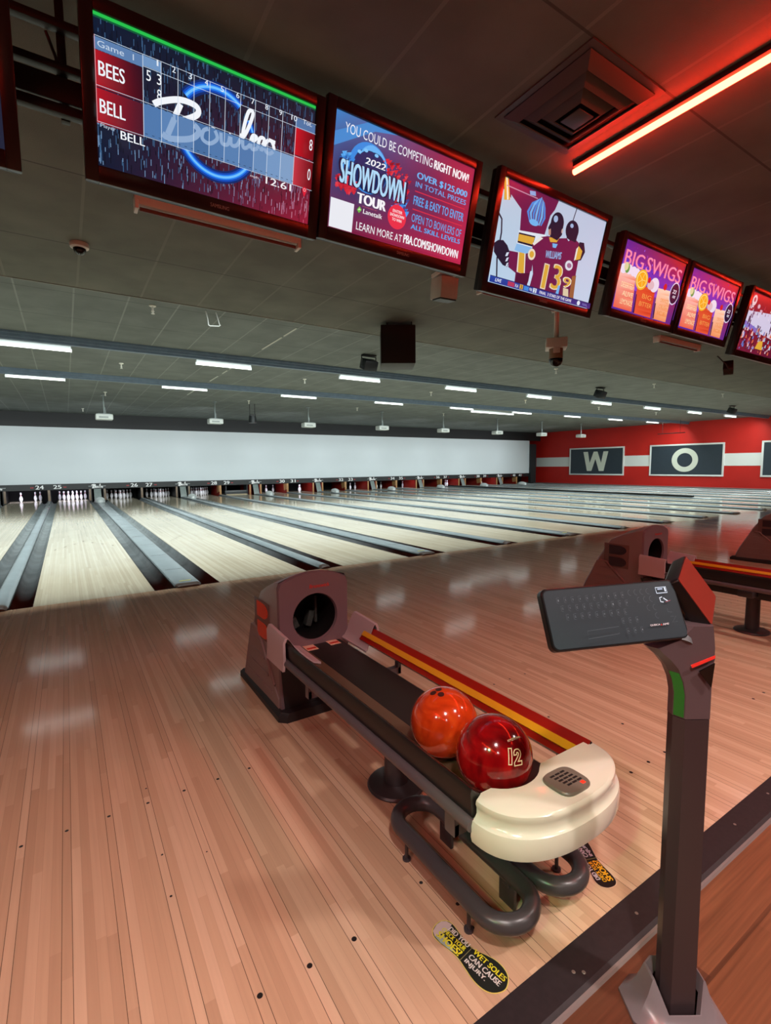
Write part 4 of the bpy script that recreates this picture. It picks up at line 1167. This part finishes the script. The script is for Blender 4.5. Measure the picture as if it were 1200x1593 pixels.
# ------------------------------------------------------------------ ball returns
M_HOOD = mat('mauve_grey_plastic', '8a7370', .42, noise=.04, nscale=3)
M_HOODF = mat('mauve_front_plastic', '776266', .4)
M_BASE = mat('base_dark', '241f20', .5)
M_FLAP = mat('pale_mauve_plastic', 'b9a3a4', .42)
M_BELT = mat('belt_black', '231d1b', .5, noise=.1)
M_BELTEDGE = mat('belt_edge_brown', '5a4634', .4)
M_RAILBLK = mat('rail_black', '1c1716', .35)
M_RAILGREY = mat('rail_grey', '5b5052', .35)
M_RAILRED = mat('rail_red', '96150a', .3)
M_RAILYEL = mat('rail_yellow', 'e39a1e', .3)
M_CAPW = mat('cream_gloss_plastic', 'ddd6c6', .16, coat=.4)
M_VENTP = mat('taupe_panel', '6f6258', .35)
M_POST = mat('post_grey', '3b3537', .4)
M_TUBEG = mat('rail_tube_grey', '423c3e', .3)
M_STK = mat('pale_label', 'e6b49a', .5)
def emblem(b, y0, y1, z0, z1, x, d):
    """letter-like emblem of two lobes, front of the machine = y0"""
    H = z1-z0; Wd = y1-y0
    def lobe(za, zb, r):
        pts = [(y1-.1*Wd, za), (y1-.1*Wd, zb)]
        n = 8; yc = y0+r; m = (za+zb)/2
        for i in range(n+1):
            a = PI/2+PI*i/n
            pts.append((yc+r*math.cos(a), m+(zb-za)/2*math.sin(a)))
        b.prism(pts, x, x-d, 'YZ')
    lobe(z0+.57*H, z1, .07); lobe(z0, z0+.43*H, .06)
def ball_return(lab, xc, emblem_mat):
    root = thing('ball_return', lab, 'ball return', (xc, 0, 0), group='ball returns on the approach')
    # hood body: arched sections stepping back and down
    def arch(y, hw, hs, hc, zb=.03, n=10):
        pts = [(-hw, y, zb), (-hw, y, hs-.03), (-hw+.012, y, hs)]
        for i in range(1, n):
            t = -1+2*i/n
            pts.append((t*(hw-.012), y, hs+(hc-hs)*(1-t*t)))
        pts += [(hw-.012, y, hs), (hw, y, hs-.03), (hw, y, zb)]
        return pts
    b = MB()
    secs = [arch(-3.285, .2, .712, .748), arch(-3.228, .2, .70, .737), arch(-3.10, .198, .655, .69), arch(-2.99, .195, .605, .63), arch(-2.945, .192, .55, .58),
            arch(-2.86, .19, .42, .44), arch(-2.72, .185, .16, .17), arch(-2.685, .183, .075, .08)]
    b.ring_loft(secs, True, False)
    b.face(secs[-1])
    hood = b.build('hood', M_HOOD, root, angle=30)
    # ribbed skirt low on both sides
    for s in (-1, 1):
        b = MB()
        b.prism([(-3.28, .03), (-3.28, .10), (-2.93, .395), (-2.86, .395), (-2.70, .03)], s*.198, s*.206, 'YZ')
        for k in range(4):
            z = .10+.075*k
            b.prism([(-3.2+.055*k, z), (-3.2+.055*k, z+.012), (-2.79-.035*k, z+.012), (-2.79-.035*k, z)], s*.203, s*.211, 'YZ')
        b.tube([(s*.201, -3.23, .155), (s*.201, -2.96, .395), (s*.201, -2.9, .40)], .010, 8)
        b.build('skirt', M_HOOD, hood)
    # front panel with round opening
    b = MB(); n = 56; cz = .505; R = .128
    out = arch(-3.3, .2, .705, .752, .03, 22)
    def outer(a):
        dx, dz = math.cos(a), math.sin(a); best = None
        P = [(p[0], p[2]) for p in out]
        for i in range(len(P)):
            (x1, z1), (x2, z2) = P[i], P[(i+1) % len(P)]
            ex, ez = x2-x1, z2-z1
            den = dx*ez-dz*ex
            if abs(den) < 1e-9: continue
            t = ((x1-.005)*ez-(z1-cz)*ex)/den; s = ((x1-.005)*dz-(z1-cz)*dx)/den
            if t > 0 and -1e-6 <= s <= 1+1e-6 and (best is None or t < best): best = t
        return best
    angs = sorted([2*PI*i/n for i in range(n)]+[math.atan2(z-cz, x-.005) % (2*PI) for x, z in ((-.2, .03), (.2, .03), (-.2, .675), (.2, .675), (-.188, .705), (.188, .705))])
    ro, ro2, ri, rin = [], [], [], []
    for a in angs:
        t = outer(a)
        ro.append((.005+t*math.cos(a), -3.283, cz+t*math.sin(a)))
        ro2.append((.005+(t-.006)*math.cos(a), -3.302, cz+(t-.006)*math.sin(a)))
        ri.append((.005+R*math.cos(a), -3.302, cz+R*math.sin(a)))
        rin.append((.005+(R-.006)*math.cos(a), -3.285, cz+(R-.006)*math.sin(a)))
    b.ring_loft([ro, ro2, ri, rin], True, False)
    b.build('front_panel', M_HOODF, hood, angle=25)
    b = MB()
    rings = [[(.005+r*math.cos(2*PI*i/40), y, cz+r*math.sin(2*PI*i/40)) for i in range(40)] for r, y in ((R-.006, -3.287), (R-.008, -3.06), (.001, -3.055))]
    b.ring_loft(rings, True, False)
    b.build('ball_tunnel', mat('tunnel_black', '0c0a0a', .6), hood)
    b = MB(); b.box((.045, -3.12, .45), (.035, .05, .09), Matrix.Rotation(.3, 3, 'Y'), .006); b.box((.075, -3.14, .50), (.014, .03, .15), None, .003)
    b.box((-.06, -3.14, .44), (.05, .04, .06), Matrix.Rotation(-.4, 3, 'Y'), .004); b.build('lift_arm', mat('lift_grey', '4c4f4a', .5), hood)
    b = MB(); b.box((-.2015, -3.05, .462), (.003, .235, .215), None, .0006); b.build('emblem_recess', mat('recess_brown', '6e4f49', .5), hood)
    b = MB(); emblem(b, -3.15, -2.965, .365, .558, -.202, .005); b.build('emblem', emblem_mat, hood)
    p = Pic(.115, .02); p.text('Brunswick', 0, 0, 1, 1, 'd0342a', .03, .1); p.build('front_lettering', M_PRINT, hood, (.03, -3.3035, .672))
    b = MB()
    base = [(-.225, -3.325), (-.19, -3.36), (.19, -3.36), (.225, -3.325), (.215, -2.64), (-.215, -2.64)]
    b.ring_loft([[(x, y, 0) for x, y in base], [(x, y, .028) for x, y in base], [(x*.93, y if y < -3 else y-.02, .05) for x, y in base]], True, True)
    b.build('base_skirt', M_BASE, root)
    b = MB(); b.prism([(-.18, .05), (-.2, .3), (.2, .3), (.18, .05)], -3.31, -3.285, 'XZ'); b.build('kick_panel', M_BASE, root)
    # track
    b = MB(); b.span(-.07, .146, -4.78, -3.17, .335, .358, .004); b.span(-.06, .1, -4.72, -3.17, .27, .335, .006)
    b.build('ball_track', M_BELT, root)
    b = MB(); b.prism([(-.118, .352), (-.118, .36), (-.07, .3585), (-.07, .345)], -4.78, -3.30, 'XZ'); b.build('track_edge', M_BELTEDGE, root)
    for x, y in ((-.045, -3.34), (.09, -3.33)):
        b = MB(); b.box((x, y, .3595), (.06, .075, .001)); b.box((x, y-.01, .3602), (.05, .02, .0006), None, 0, 1)
        b.build('warning_label', [M_STK, mat('label_red', 'c8321e', .5)], root)
    # side rails
    for s in (-1, 1):
        b = MB()
        DZ = -.043 if s > 0 else -.024
        ye = -4.778 if s > 0 else -4.762
        P = lambda L: [(s*x, z+DZ) for x, z in L]
        b.prism(P([(.192, .425), (.236, .41), (.243, .485), (.238, .496), (.211, .474), (.193, .456), (.178, .441)]), ye, -3.46, 'XZ')
        rail = b.build('side_rail', M_RAILBLK, root)
        if s > 0:
            b = MB(); b.prism(P([(.239, .4965), (.236, .499), (.2085, .4765), (.211, .474)]), ye+.003, -3.463, 'XZ')
            b.prism(P([(.193, .456), (.1905, .4585), (.1755, .4435), (.178, .441)]), ye+.003, -3.463, 'XZ')
            b.build('red_strip', M_RAILRED, rail)
            b = MB(); b.prism(P([(.211, .475), (.2065, .4805), (.1885, .4625), (.193, .456)]), ye+.003, -3.463, 'XZ')
            b.build('yellow_strip', M_RAILYEL, rail)
        b = MB(); b.tube([(s*.243, -4.77, .38), (s*.243, -3.36, .38)], .017, 12); b.span(s*.08, s*.24, -4.70, -4.66, .30, .332); b.span(s*.06, s*.24, -3.75, -3.72, .30, .332)
        b.span(s*.226, s*.242, -4.70, -4.66, .30, .38); b.span(s*.226, s*.242, -3.75, -3.72, .30, .38)
        b.build('outer_bar', M_RAILGREY, rail)
        # moulded clip at the hood end
        b = MB()
        if s > 0:
            o1 = [(.268, .345), (.262, .40), (.262, .462), (.252, .482), (.236, .482), (.222, .462), (.205, .43), (.19, .402), (.174, .378), (.157, .368)]
        else:
            o1 = [(.268, .345), (.262, .41), (.263, .48), (.252, .502), (.236, .501), (.216, .47), (.185, .435), (.155, .405), (.122, .376), (.09, .368)]
        i1 = [(x-.012 if k < 4 else x-.006 if k < 6 else x+.001, z-.004 if 0 < k < 4 else z-.012 if 4 <= k < 6 else z-.009 if k else z) for k, (x, z) in enumerate(o1)]
        yf = lambda k: -3.52-(.0 if k < 6 else .04*(k-5)/4)
        rings = []
        ny = 5
        for j in range(ny+1):
            t = j/ny
            ring = []
            for k, q in enumerate(o1): ring.append((s*q[0], -3.30+(yf(k)+3.30)*t, q[1]+.012*(1-t)*(1 if 2 <= k <= 6 else 0)))
            for k in range(len(i1)-1, -1, -1): ring.append((s*i1[k][0], -3.30+(yf(k)+3.30)*t, i1[k][1]))
            rings.append(ring)
        b.ring_loft(rings, True, True)
        b.build('rail_clip', M_FLAP, root, angle=50)
    # end cap
    b = MB()
    def outl(f, n=44):
        pts = []
        for i in range(n+1):
            a = PI*i/n
            c_, s_ = math.cos(a), math.sin(a)
            x = .012+.258*f*math.copysign(abs(c_)**.85, c_); y = -4.768-.168*f*abs(s_)**.85
            pts.append((x, y))
        # inner edge with the hollow for the ball
        m = 26; xl = pts[-1][0]; xr = pts[0][0]
        for i in range(1, m):
            x = xl+(xr-xl)*i/m
            y = -4.758
            dx = x+.072
            if abs(dx) < .125: y = min(y, -4.678-math.sqrt(max(0, .128**2-dx*dx))+.006)
            pts.append((x, y))
        return pts
    lay = [(.92, .332), (.985, .336), (1.0, .35), (1.0, .382), (.985, .394), (.945, .399), (.925, .408), (.925, .424), (.94, .433), (.932, .442), (.90, .447)]
    b.ring_loft([[(x, y, z) for x, y in outl(f)] for f, z in lay], True, True)
    b.build('end_cap', M_CAPW, root, angle=40)
    b = MB(); rx, ry = .056, .048
    se = lambda f: [(.018+rx*f*math.copysign(abs(math.cos(a))**.55, math.cos(a)), -4.853+ry*f*math.copysign(abs(math.sin(a))**.55, math.sin(a))) for a in [2*PI*i/32 for i in range(32)]]
    b.ring_loft([[(x, y, z) for x, y in se(f)] for f, z in ((1, .445), (1, .452), (.95, .4555))], True, True)
    vp = b.build('vent_panel', M_VENTP, root)
    b = MB()
    for r in range(5):
        for c in range(3):
            b.box((-.004+.02*c+.003*r, -4.825-.0115*r, .4556), (.0165, .006, .0008))
    b.build('slot', mat('slot_black', '080707', .6), vp, smooth=False)
    b = MB(); b.box((.045, -4.884, .4558), (.012, .010, .0012)); b.build('red_button', mat('button_red', 'd02018', .4, emit='ff2a14', estr=1.6), vp, smooth=False)
    # posts
    for y in (-4.06,):
        b = MB(); b.lathe([(.115, 0), (.118, .006), (.112, .014), (.085, .02)], 32); b.build('foot_plate', M_POST, root, loc=(0, y, 0))
        for a in (.5, 2.6, 4.7):
            pass
        b = MB(); b.cyl((0, y, .012), (0, y, .30), .048, .045, 20); b.span(-.16, .16, y-.05, y+.05, .29, .34, .006); b.build('post', M_POST, root)
    return root
BR0 = ball_return('grey ball return in the foreground carrying two balls', 1.394, mat('emblem_red_reflection', 'e0401a', .3))  # red light reflected on the emblem is put into its orange colour
ball_return('second ball return, partly hidden behind the keypad', LANE[27]+LW+.34, mat('emblem_maroon', '33222a', .4))
ball_return('third ball return, cut off by the right edge', LANE[29]+LW+.34, mat('emblem_maroon'))

# foot rails (two long tube loops) under each ball return
def foot_rail(lab, xc):
    root = thing('foot_rail', lab, 'foot rail', (xc, 0, 0), group='tube foot rails under the ball returns')
    for s in (-1, 1):
        cx = s*.107; pts = []
        ya, yb, r = -4.375, -4.745, .081
        for i in range(17):
            a = PI*i/16; pts.append((cx+r*math.cos(a), ya+r*math.sin(a), .092))
        for i in range(1, 6): pts.append((cx-r, ya+(yb-ya)*i/6, .092))
        for i in range(17):
            a = PI+PI*i/16; pts.append((cx+r*math.cos(a), yb+r*math.sin(a), .092))
        for i in range(1, 6): pts.append((cx+r, yb+(ya-yb)*i/6, .092))
        b = MB(); b.tube(pts, .0255, 14, True); lp = b.build('loop', M_TUBEG, root)
        for y in (-4.40, -4.70):
            b = MB(); b.cyl((cx+s*r, y, 0), (cx+s*r, y, .075), .006, n=8); b.cyl((cx+s*r, y, 0), (cx+s*r, y, .006), .014, n=12); b.build('leg', M_POST, root)
    for y in (-4.42, -4.70):
        b = MB(); b.span(-.045, .045, y-.012, y+.012, .06, .085, .003); b.span(-.04, -.028, y-.03, y+.03, 0, .09, .002); b.span(.028, .04, y-.03, y+.03, 0, .09, .002); b.build('cross_bracket', M_POST, root)
    return root
foot_rail('dark tube foot rail of two long loops under the foreground ball return', 1.394)
foot_rail('dark tube foot rail under the second ball return', LANE[27]+LW+.34)
foot_rail('dark tube foot rail under the third ball return', LANE[29]+LW+.34)

# balls
def ball_material(name, c0, c1, c2, scale, dist):
    m = bpy.data.materials.new(name); m.use_nodes = True
    nt = m.node_tree; b = nt.nodes['Principled BSDF']
    tc = nt.nodes.new('ShaderNodeTexCoord')
    n = nt.nodes.new('ShaderNodeTexNoise'); n.inputs['Scale'].default_value = scale; n.inputs['Detail'].default_value = 3; n.inputs['Distortion'].default_value = dist
    nt.links.new(tc.outputs['Object'], n.inputs['Vector'])
    r = nt.nodes.new('ShaderNodeValToRGB'); e = r.color_ramp.elements
    e[0].position = .35; e[0].color = (*lin(c0), 1); e[1].position = .68; e[1].color = (*lin(c2), 1); k = e.new(.5); k.color = (*lin(c1), 1)
    nt.links.new(n.outputs[0], r.inputs[0]); nt.links.new(r.outputs[0], b.inputs['Base Color'])
    b.inputs['Roughness'].default_value = .12; b.inputs['Coat Weight'].default_value = .6; b.inputs['Coat Roughness'].default_value = .04
    return m
b = MB(); b.sphere((0, 0, 0), .109, 48, 32)
o = b.build('bowling_ball', ball_material('orange_swirl', 'b0300c', 'c83c10', 'dc541c', 8, 1.8), angle=180)
o.location = (1.318, -4.455, .4675)
tag(o, 'orange swirled bowling ball, farther of the two on the return', 'bowling ball', 'bowling balls on the return')
b = MB()
for dx, dz in ((-.012, .0), (.012, .0), (0, -.026)):
    v = Vector((dx-.025, dz+.01, .105)).normalized()
    b.cyl(v*.1083, v*.1094, .0105, n=16)
b.build('finger_hole', mat('hole_brown', '3a0f08', .5), o)
b = MB(); b.sphere((0, 0, 0), .109, 48, 32)
o = b.build('bowling_ball', ball_material('red_swirl', '5a0408', '8c070c', 'b81214', 7, 1.5), angle=180)
o.location = (1.322, -4.674, .4675)
tag(o, 'dark red bowling ball marked 12, nearer the end of the return', 'bowling ball', 'bowling balls on the return')
def on_ball(o, name, s, d, wd, ht, mater, roll=0.0, off=0.0, rad=.1094):
    """raised lettering that follows the ball; d points from the centre to the lettering"""
    d = Vector(d).normalized()
    upv = (Vector((0, 0, 1))-d*d.z).normalized()
    rgt = upv.cross(d).normalized()
    R = Matrix((rgt, upv, d)).transposed() @ Matrix.Rotation(roll, 3, 'Z')
    vs, fs, asp = text_geo(s, .0, .08)
    b = MB(); vv = []
    for x, y in vs:
        q = R @ Vector(((x-.5)*wd+off, (y-.5)*ht, 0)) + d*.109
        vv.append(q.normalized()*rad)
    me = bpy.data.meshes.new(name); me.from_pydata(vv, [], fs); me.materials.append(mater)
    t = bpy.data.objects.new(name, me); COL.objects.link(t); t.parent = o
    return t
M_ENGR = mat('cream_engraving', 'f2d9b0', .5)
BALL_DIR = Vector((-.145, -.893, .426))
def numeral(o, pts, d, wd, ht, roll, width=.0026):
    """closed ribbon that follows the ball along the outline pts (unit box)"""
    d = Vector(d).normalized(); upv = (Vector((0, 0, 1))-d*d.z).normalized(); rgt = upv.cross(d).normalized()
    R = Matrix((rgt, upv, d)).transposed() @ Matrix.Rotation(roll, 3, 'Z')
    fine = []
    for (xa, ya), (xb, yb) in zip(pts, pts[1:]+pts[:1]):
        k = max(1, int(max(abs(xb-xa)*wd, abs(yb-ya)*ht)/.004))
        fine += [(xa+(xb-xa)*t/k, ya+(yb-ya)*t/k) for t in range(k)]
    P = [Vector(((x-.5)*wd+(y-.5)*ht*.06, (y-.5)*ht)) for x, y in fine]; n = len(P)
    V, F = [], []
    for i in range(n):
        e1 = (P[i]-P[i-1]).normalized(); e2 = (P[(i+1) % n]-P[i]).normalized()
        n1 = Vector((-e1.y, e1.x)); n2 = Vector((-e2.y, e2.x)); m = (n1+n2)
        m = m.normalized()/max(.5, m.normalized().dot(n1)) if m.length > 1e-4 else n1
        for sg in (-1, 1):
            q = P[i]+m*sg*width/2
            V.append(((R @ Vector((q.x, q.y, 0)))+d*.109).normalized()*.1093)
    for i in range(n):
        j = (i+1) % n; F.append((2*i, 2*i+1, 2*j+1, 2*j))
    me = bpy.data.meshes.new('number'); me.from_pydata(V, [], F); me.materials.append(M_ENGR)
    t = bpy.data.objects.new('number', me); COL.objects.link(t); t.parent = o
numeral(o, [(0, 0), (1, 0), (1, 1), (0, 1)], BALL_DIR+Vector((-.155, .02, .04)), .009, .040, math.radians(-7))
numeral(o, [(.05, .66), (.08, .84), (.25, .97), (.5, 1), (.75, .97), (.95, .83), (.97, .66), (.85, .5), (.48, .24), (1, .24), (1, 0), (0, 0), (0, .2), (.58, .6), (.66, .7), (.6, .78),
            (.46, .79), (.37, .66)], BALL_DIR+Vector((.05, 0, -.03)), .025, .040, math.radians(-5))
on_ball(o, 'serial_lettering', 'KMZ91944', Vector((.016, -.677, .736)), .046, .006, M_ENGR, math.radians(-4))

# ------------------------------------------------------------------ floor stickers shaped like shoe soles
def sole(lab, loc, rz, worn, edge, t1c, t2c):
    p = Pic(.236, .092, .00012)
    def outline(g):
        top = [(.0, .5), (.01, .68), (.05, .82), (.12, .88), (.22, .84), (.36, .74), (.5, .74), (.62, .86), (.74, .96), (.86, .95), (.95, .82), (1.0, .55)]
        bot = [(.985, .34), (.93, .14), (.84, .03), (.72, .02), (.58, .1), (.44, .18), (.3, .16), (.18, .12), (.08, .14), (.02, .28)]
        L = top+bot; out = []
        n = len(L)
        for i in range(n):
            a, b_, c, d = (Vector(L[(i+k) % n]) for k in (-1, 0, 1, 2))
            for j in range(4):
                t = j/4
                q = .5*((2*b_)+(c-a)*t+(2*a-5*b_+4*c-d)*t*t+(3*b_-a-3*c+d)*t**3)
                out.append((.5+(q.x-.5)*(1-g*.4), .5+(q.y-.5)*(1-g)))
        return out
    p.poly(outline(0), edge); p.poly(outline(.05), '20231f' if worn else '17120f')
    if worn:
        rr = random.Random(4)
        p.poly([(.01, .5), (.02, .68), (.06, .8), (.13, .85), (.16, .6), (.12, .3), (.1, .17), (.04, .25)], 'c3b0ac')
        p.poly([(.1, .17), (.2, .15), (.34, .2), (.4, .26), (.3, .3), (.16, .4)], '9aa79c')
    p.rect(.475, .16, .482, .76, '8e8a5a')
    p.text('DID YOU', .15, .62, .44, .78, t2c, .05); p.text('CHECK YOUR', .1, .46, .44, .6, t1c, .05); p.text('SHOES?', .1, .22, .44, .43, t1c, .07)
    p.text('WET SOLES', .52, .62, .94, .78, t1c, .05); p.text('CAN CAUSE', .52, .41, .93, .57, t2c, .05); p.text('INJURY.', .52, .2, .8, .36, t2c, .05)
    o = p.build('floor_sticker', M_PRINT, None, loc, (-PI/2, 0, rz))
    return tag(o, lab, 'sticker', 'shoe sole stickers on the approach')
sole('worn shoe sole sticker with a yellow edge, left of the foot rail', (1.158, -4.752, .001), math.radians(-82), True, 'd2c25a', 'd9d22c', 'd6cfc6')
sole('dark shoe sole sticker with yellow words, right of the foot rail', (1.705, -4.727, .001), math.radians(-82+152), False, 'c9a58c', 'e2a51e', 'c9bdc4')

# ------------------------------------------------------------------ keypad console on its post
root = thing('keypad_console', 'black scoring keypad on a tall dark post in the foreground', 'keypad console', (1.478, -5.118, 0))
U_ = Vector((.84, -.543, 0)); V_ = Vector((.543, .84, 0))
def oct_sec(z, l=-.040, r=.036, f=-.028, k=.026, ch=.014, chl=.02):
    L = [(l, f+chl), (l+chl*.8, f), (r-ch*.5, f), (r, f+ch), (r, k-ch), (r-ch, k), (l+ch, k), (l, k-ch)]
    return [U_*a+V_*b_+Vector((0, 0, z)) for a, b_ in L]
M_CON = mat('console_dark', '3a3032', .3, spec=.6)
M_NECK = mat('console_neck', '5b4c4e', .38)
b = MB(); b.ring_loft([oct_sec(.0, -.041, .038), oct_sec(.735)], True, True); b.build('post', M_CON, root, angle=20)
b = MB(); secs = []
for z, l, f, r in ((.7365, -.041, -.031, .037), (.79, -.041, -.031, .037), (.82, -.047, -.032, .037), (.85, -.060, -.034, .037), (.872, -.078, -.036, .041), (.886, -.095, -.037, .04), (.896, -.104, -.036, .04), (.915, -.06, -.03, .038), (.945, -.03, -.025, .034)):
    secs.append(oct_sec(z, l, r))
b.ring_loft(secs, True, True); b.build('neck', M_NECK, root, angle=25)
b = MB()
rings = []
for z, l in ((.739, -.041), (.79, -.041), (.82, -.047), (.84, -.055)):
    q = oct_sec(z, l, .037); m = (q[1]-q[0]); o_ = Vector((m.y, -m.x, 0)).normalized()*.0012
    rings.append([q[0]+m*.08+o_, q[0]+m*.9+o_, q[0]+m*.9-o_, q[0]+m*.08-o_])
b.ring_loft(rings, True, True); b.build('green_reflection', mat('green_reflection_glow', '0d1a0d', .25, emit='1c8a20', estr=.3), root)  # glowing strip standing in for a green reflection on the neck's left face
b = MB()
L = [U_*a+V_*(-.0335-c)+Vector((0, 0, z)) for a, z, c in ((-.022, .862, .0005), (.029, .883, .0005), (.029, .877, .0005), (-.019, .856, .0005))]
b.ring_loft([L, [q-V_*.002 for q in L]]); b.build('red_stripe', mat('stripe_red', 'd8322a', .4, emit='ff2a1c', estr=.25), root)
b = MB()
L = [U_*a+V_*(-.0335)+Vector((0, 0, z)) for a, z in ((-.004, .848), (.029, .866), (.024, .812))]
b.ring_loft([L, [q-V_*.003 for q in L]]); b.build('triangle_panel', mat('gloss_black', '0e0c0c', .12), root)
# flared silver foot
b = MB()
def ft(z, s, front=None):
    out = []
    for a, c in ((-.048, -.012), (-.03, -.034), (.030, -.034), (.045, -.016), (.045, .020), (.028, .034), (-.03, .034), (-.048, .020)):
        v = U_*a*s+V_*c*s+Vector((0, 0, z))
        if front is not None and c < -.02: v.z = front
        out.append(v)
    return out
b.ring_loft([ft(-.004, 2.3), ft(.003, 2.3), ft(.02, 1.9, .012), ft(.055, 1.55, .02), ft(.092, 1.3, .03), ft(.095, 1.2, .032), ft(.06, 1.0, .02)], True, False)
b.build('foot', mat('silver_foot', '8d8284', .28, .3), root, angle=40)
# keypad slab
def rotm(a, bb, c):
    return Matrix.Rotation(a, 3, 'Z') @ Matrix.Rotation(bb, 3, 'X') @ Matrix.Rotation(c, 3, 'Y')
KR = rotm(-.344, 1.112, -.035)
def pix_ray(x, y):
    return fw+r2*((x-600)/767.7)-u2*((y-796.5)/767.7)
KC = Vector((1.3024, -5.0451, .9764))
kw, kh = .324, .130
kb = MB()
def rrect(w_, h_, r, z, n=6):
    out = []
    for cx, cy, a0 in ((w_/2-r, h_/2-r, 0), (-w_/2+r, h_/2-r, PI/2), (-w_/2+r, -h_/2+r, PI), (w_/2-r, -h_/2+r, 1.5*PI)):
        for i in range(n+1):
            a = a0+PI/2*i/n; out.append(Vector((cx+r*math.cos(a), cy+r*math.sin(a), z)))
    return out
rel = KC-Vector((1.478, -5.118, 0))
kb.ring_loft([[rel+KR @ q for q in rrect(kw*s, kh*s2, .014, z)] for s, s2, z in ((.94, .88, -.026), (1, 1, -.018), (1, 1, -.003), (.985, .965, 0))], True, True)
kp = kb.build('keypad', mat('keypad_edge', '0d0d0e', .3), root, angle=30)
p = Pic(kw*.985, kh*.965, .0002)
p.poly([(.5+q.x/(kw*.985), .5+q.y/(kh*.965)) for q in rrect(kw*.97, kh*.93, .012, 0)], '2e3a40')
KL = '55646b'
def key(u, v, s=.016, ch=None):
    a = s*kh/kw*1.1
    p.line([(u+a*1.0, v+s*2.4), (u-a, v+s*2.2), (u-a, v-s*1.6), (u+a*.3, v-s*2)], .0007, KL)
    if ch: p.text(ch, u-a*.3, v-s*.6, u+a*.5, v+s*1.0, '74858c', .0)
for i, c in enumerate('1234567890'): key(.105+.0525*i, .80, .022, c)
for i in range(4): p.arc(.64+.046*i, .83, .006, .5*PI, 1.5*PI, .0007, KL, 10)
for i, c in enumerate('QWERTYUIOP'): key(.115+.052*i, .655, .022, c)
for i in range(3): p.arc(.685+.046*i, .69, .006, .5*PI, 1.5*PI, .0007, KL, 10)
for i, c in enumerate('ASDFGHJKL'): key(.13+.052*i, .505, .022, c)
for i in range(2): p.arc(.73+.046*i, .54, .006, .5*PI, 1.5*PI, .0007, KL, 10)
p.arc(.775, .4, .006, .5*PI, 1.5*PI, .0007, KL, 10)
for i in range(3): key(.51+.05*i, .36, .02, 'CVB'[i]); key(.525+.05*i, .19, .02, 'NM.'[i])
p.line([(.46, .28), (.23, .255), (.225, .13), (.45, .165)], .0007, KL); p.line([(.45, .165), (.45, .18)], .0007, KL)
p.rect(.83, .62, .86, .625, KL); p.line([(.85, .5), (.85, .44), (.88, .43)], .0007, KL); p.line([(.86, .36), (.9, .36), (.86, .26), (.9, .27)], .0007, KL)
pk = p.build('key_legends', mat('keypad_print', '808080') if False else M_PRINT, kp)
def on_pad(o):
    m = KR.to_4x4() @ Matrix(((1, 0, 0, 0), (0, 0, 1, 0), (0, -1, 0, .0003), (0, 0, 0, 1)))
    m.translation = rel+KR @ Vector((0, 0, .0003))
    o.matrix_local = m
on_pad(pk)
p = Pic(kw*.985, kh*.965, .0002); p.k = 30
p.line([(.835, .78), (.918, .78), (.918, .88), (.835, .88), (.835, .78)], .0016, 'e8f0ff'); p.rect(.848, .84, .888, .86, 'cfd8f0'); p.rect(.9, .8, .912, .87, 'f0f4ff')
p.line([(.865, .62), (.845, .63), (.845, .7), (.865, .71)], .002, 'f0f4ff'); p.line([(.872, .69), (.9, .63)], .0024, 'f0f4ff'); p.line([(.88, .62), (.92, .64)], .0012, 'b05060')
p.build('lit_icons', M_SCREEN, kp); on_pad(bpy.data.objects[-1] if False else [o_ for o_ in kp.children if o_.name.startswith('lit_icons')][0])
p = Pic(kw*.985, kh*.965, .0002); p.k = 30
p.text('QUBICA', .715, .235, .79, .268, 'e6e6ea', .05); p.poly([(.793, .235), (.806, .235), (.8, .268)], 'd8281e'); p.text('AMF', .81, .235, .858, .268, 'e6e6ea', .05)
p.build('maker_lettering', M_PRINT, kp); on_pad([o_ for o_ in kp.children if o_.name.startswith('maker_lettering')][0])
# hinge under the keypad and the back of the second keypad
b = MB(); b.cyl(Vector((-.035, .01, .905)), Vector((-.02, .015, .93)), .026, .024, 18); b.build('hinge', mat('hinge_silver', '9aa0a2', .25, .5), root)
HR = rotm(-1.2, .16, .98)
HC = None
for dp in (1.15,):
    HC = Vector((.3331, -5.6432, 1.2957))+pix_ray(1085.69, 915.62)*dp-Vector((1.478, -5.118, 0))
b = MB()
b.ring_loft([[HC+HR @ q for q in rrect(.122*s, .172*s, .008, z)] for s, z in ((.9, -.04), (1, -.03), (1, -.003), (.985, 0))], True, True)
rk = b.build('rear_keypad', mat('rear_shell', '0e0b0b', .35), root, angle=30)
b = MB(); b.ring_loft([[HC+HR @ q for q in rrect(.117, .167, .006, z)] for z in (.0004, .0016)], True, True)
b.build('face_plate', mat('face_red_lit', '8c3226', .3), rk)  # red ceiling light on the keypad face is put into its colour
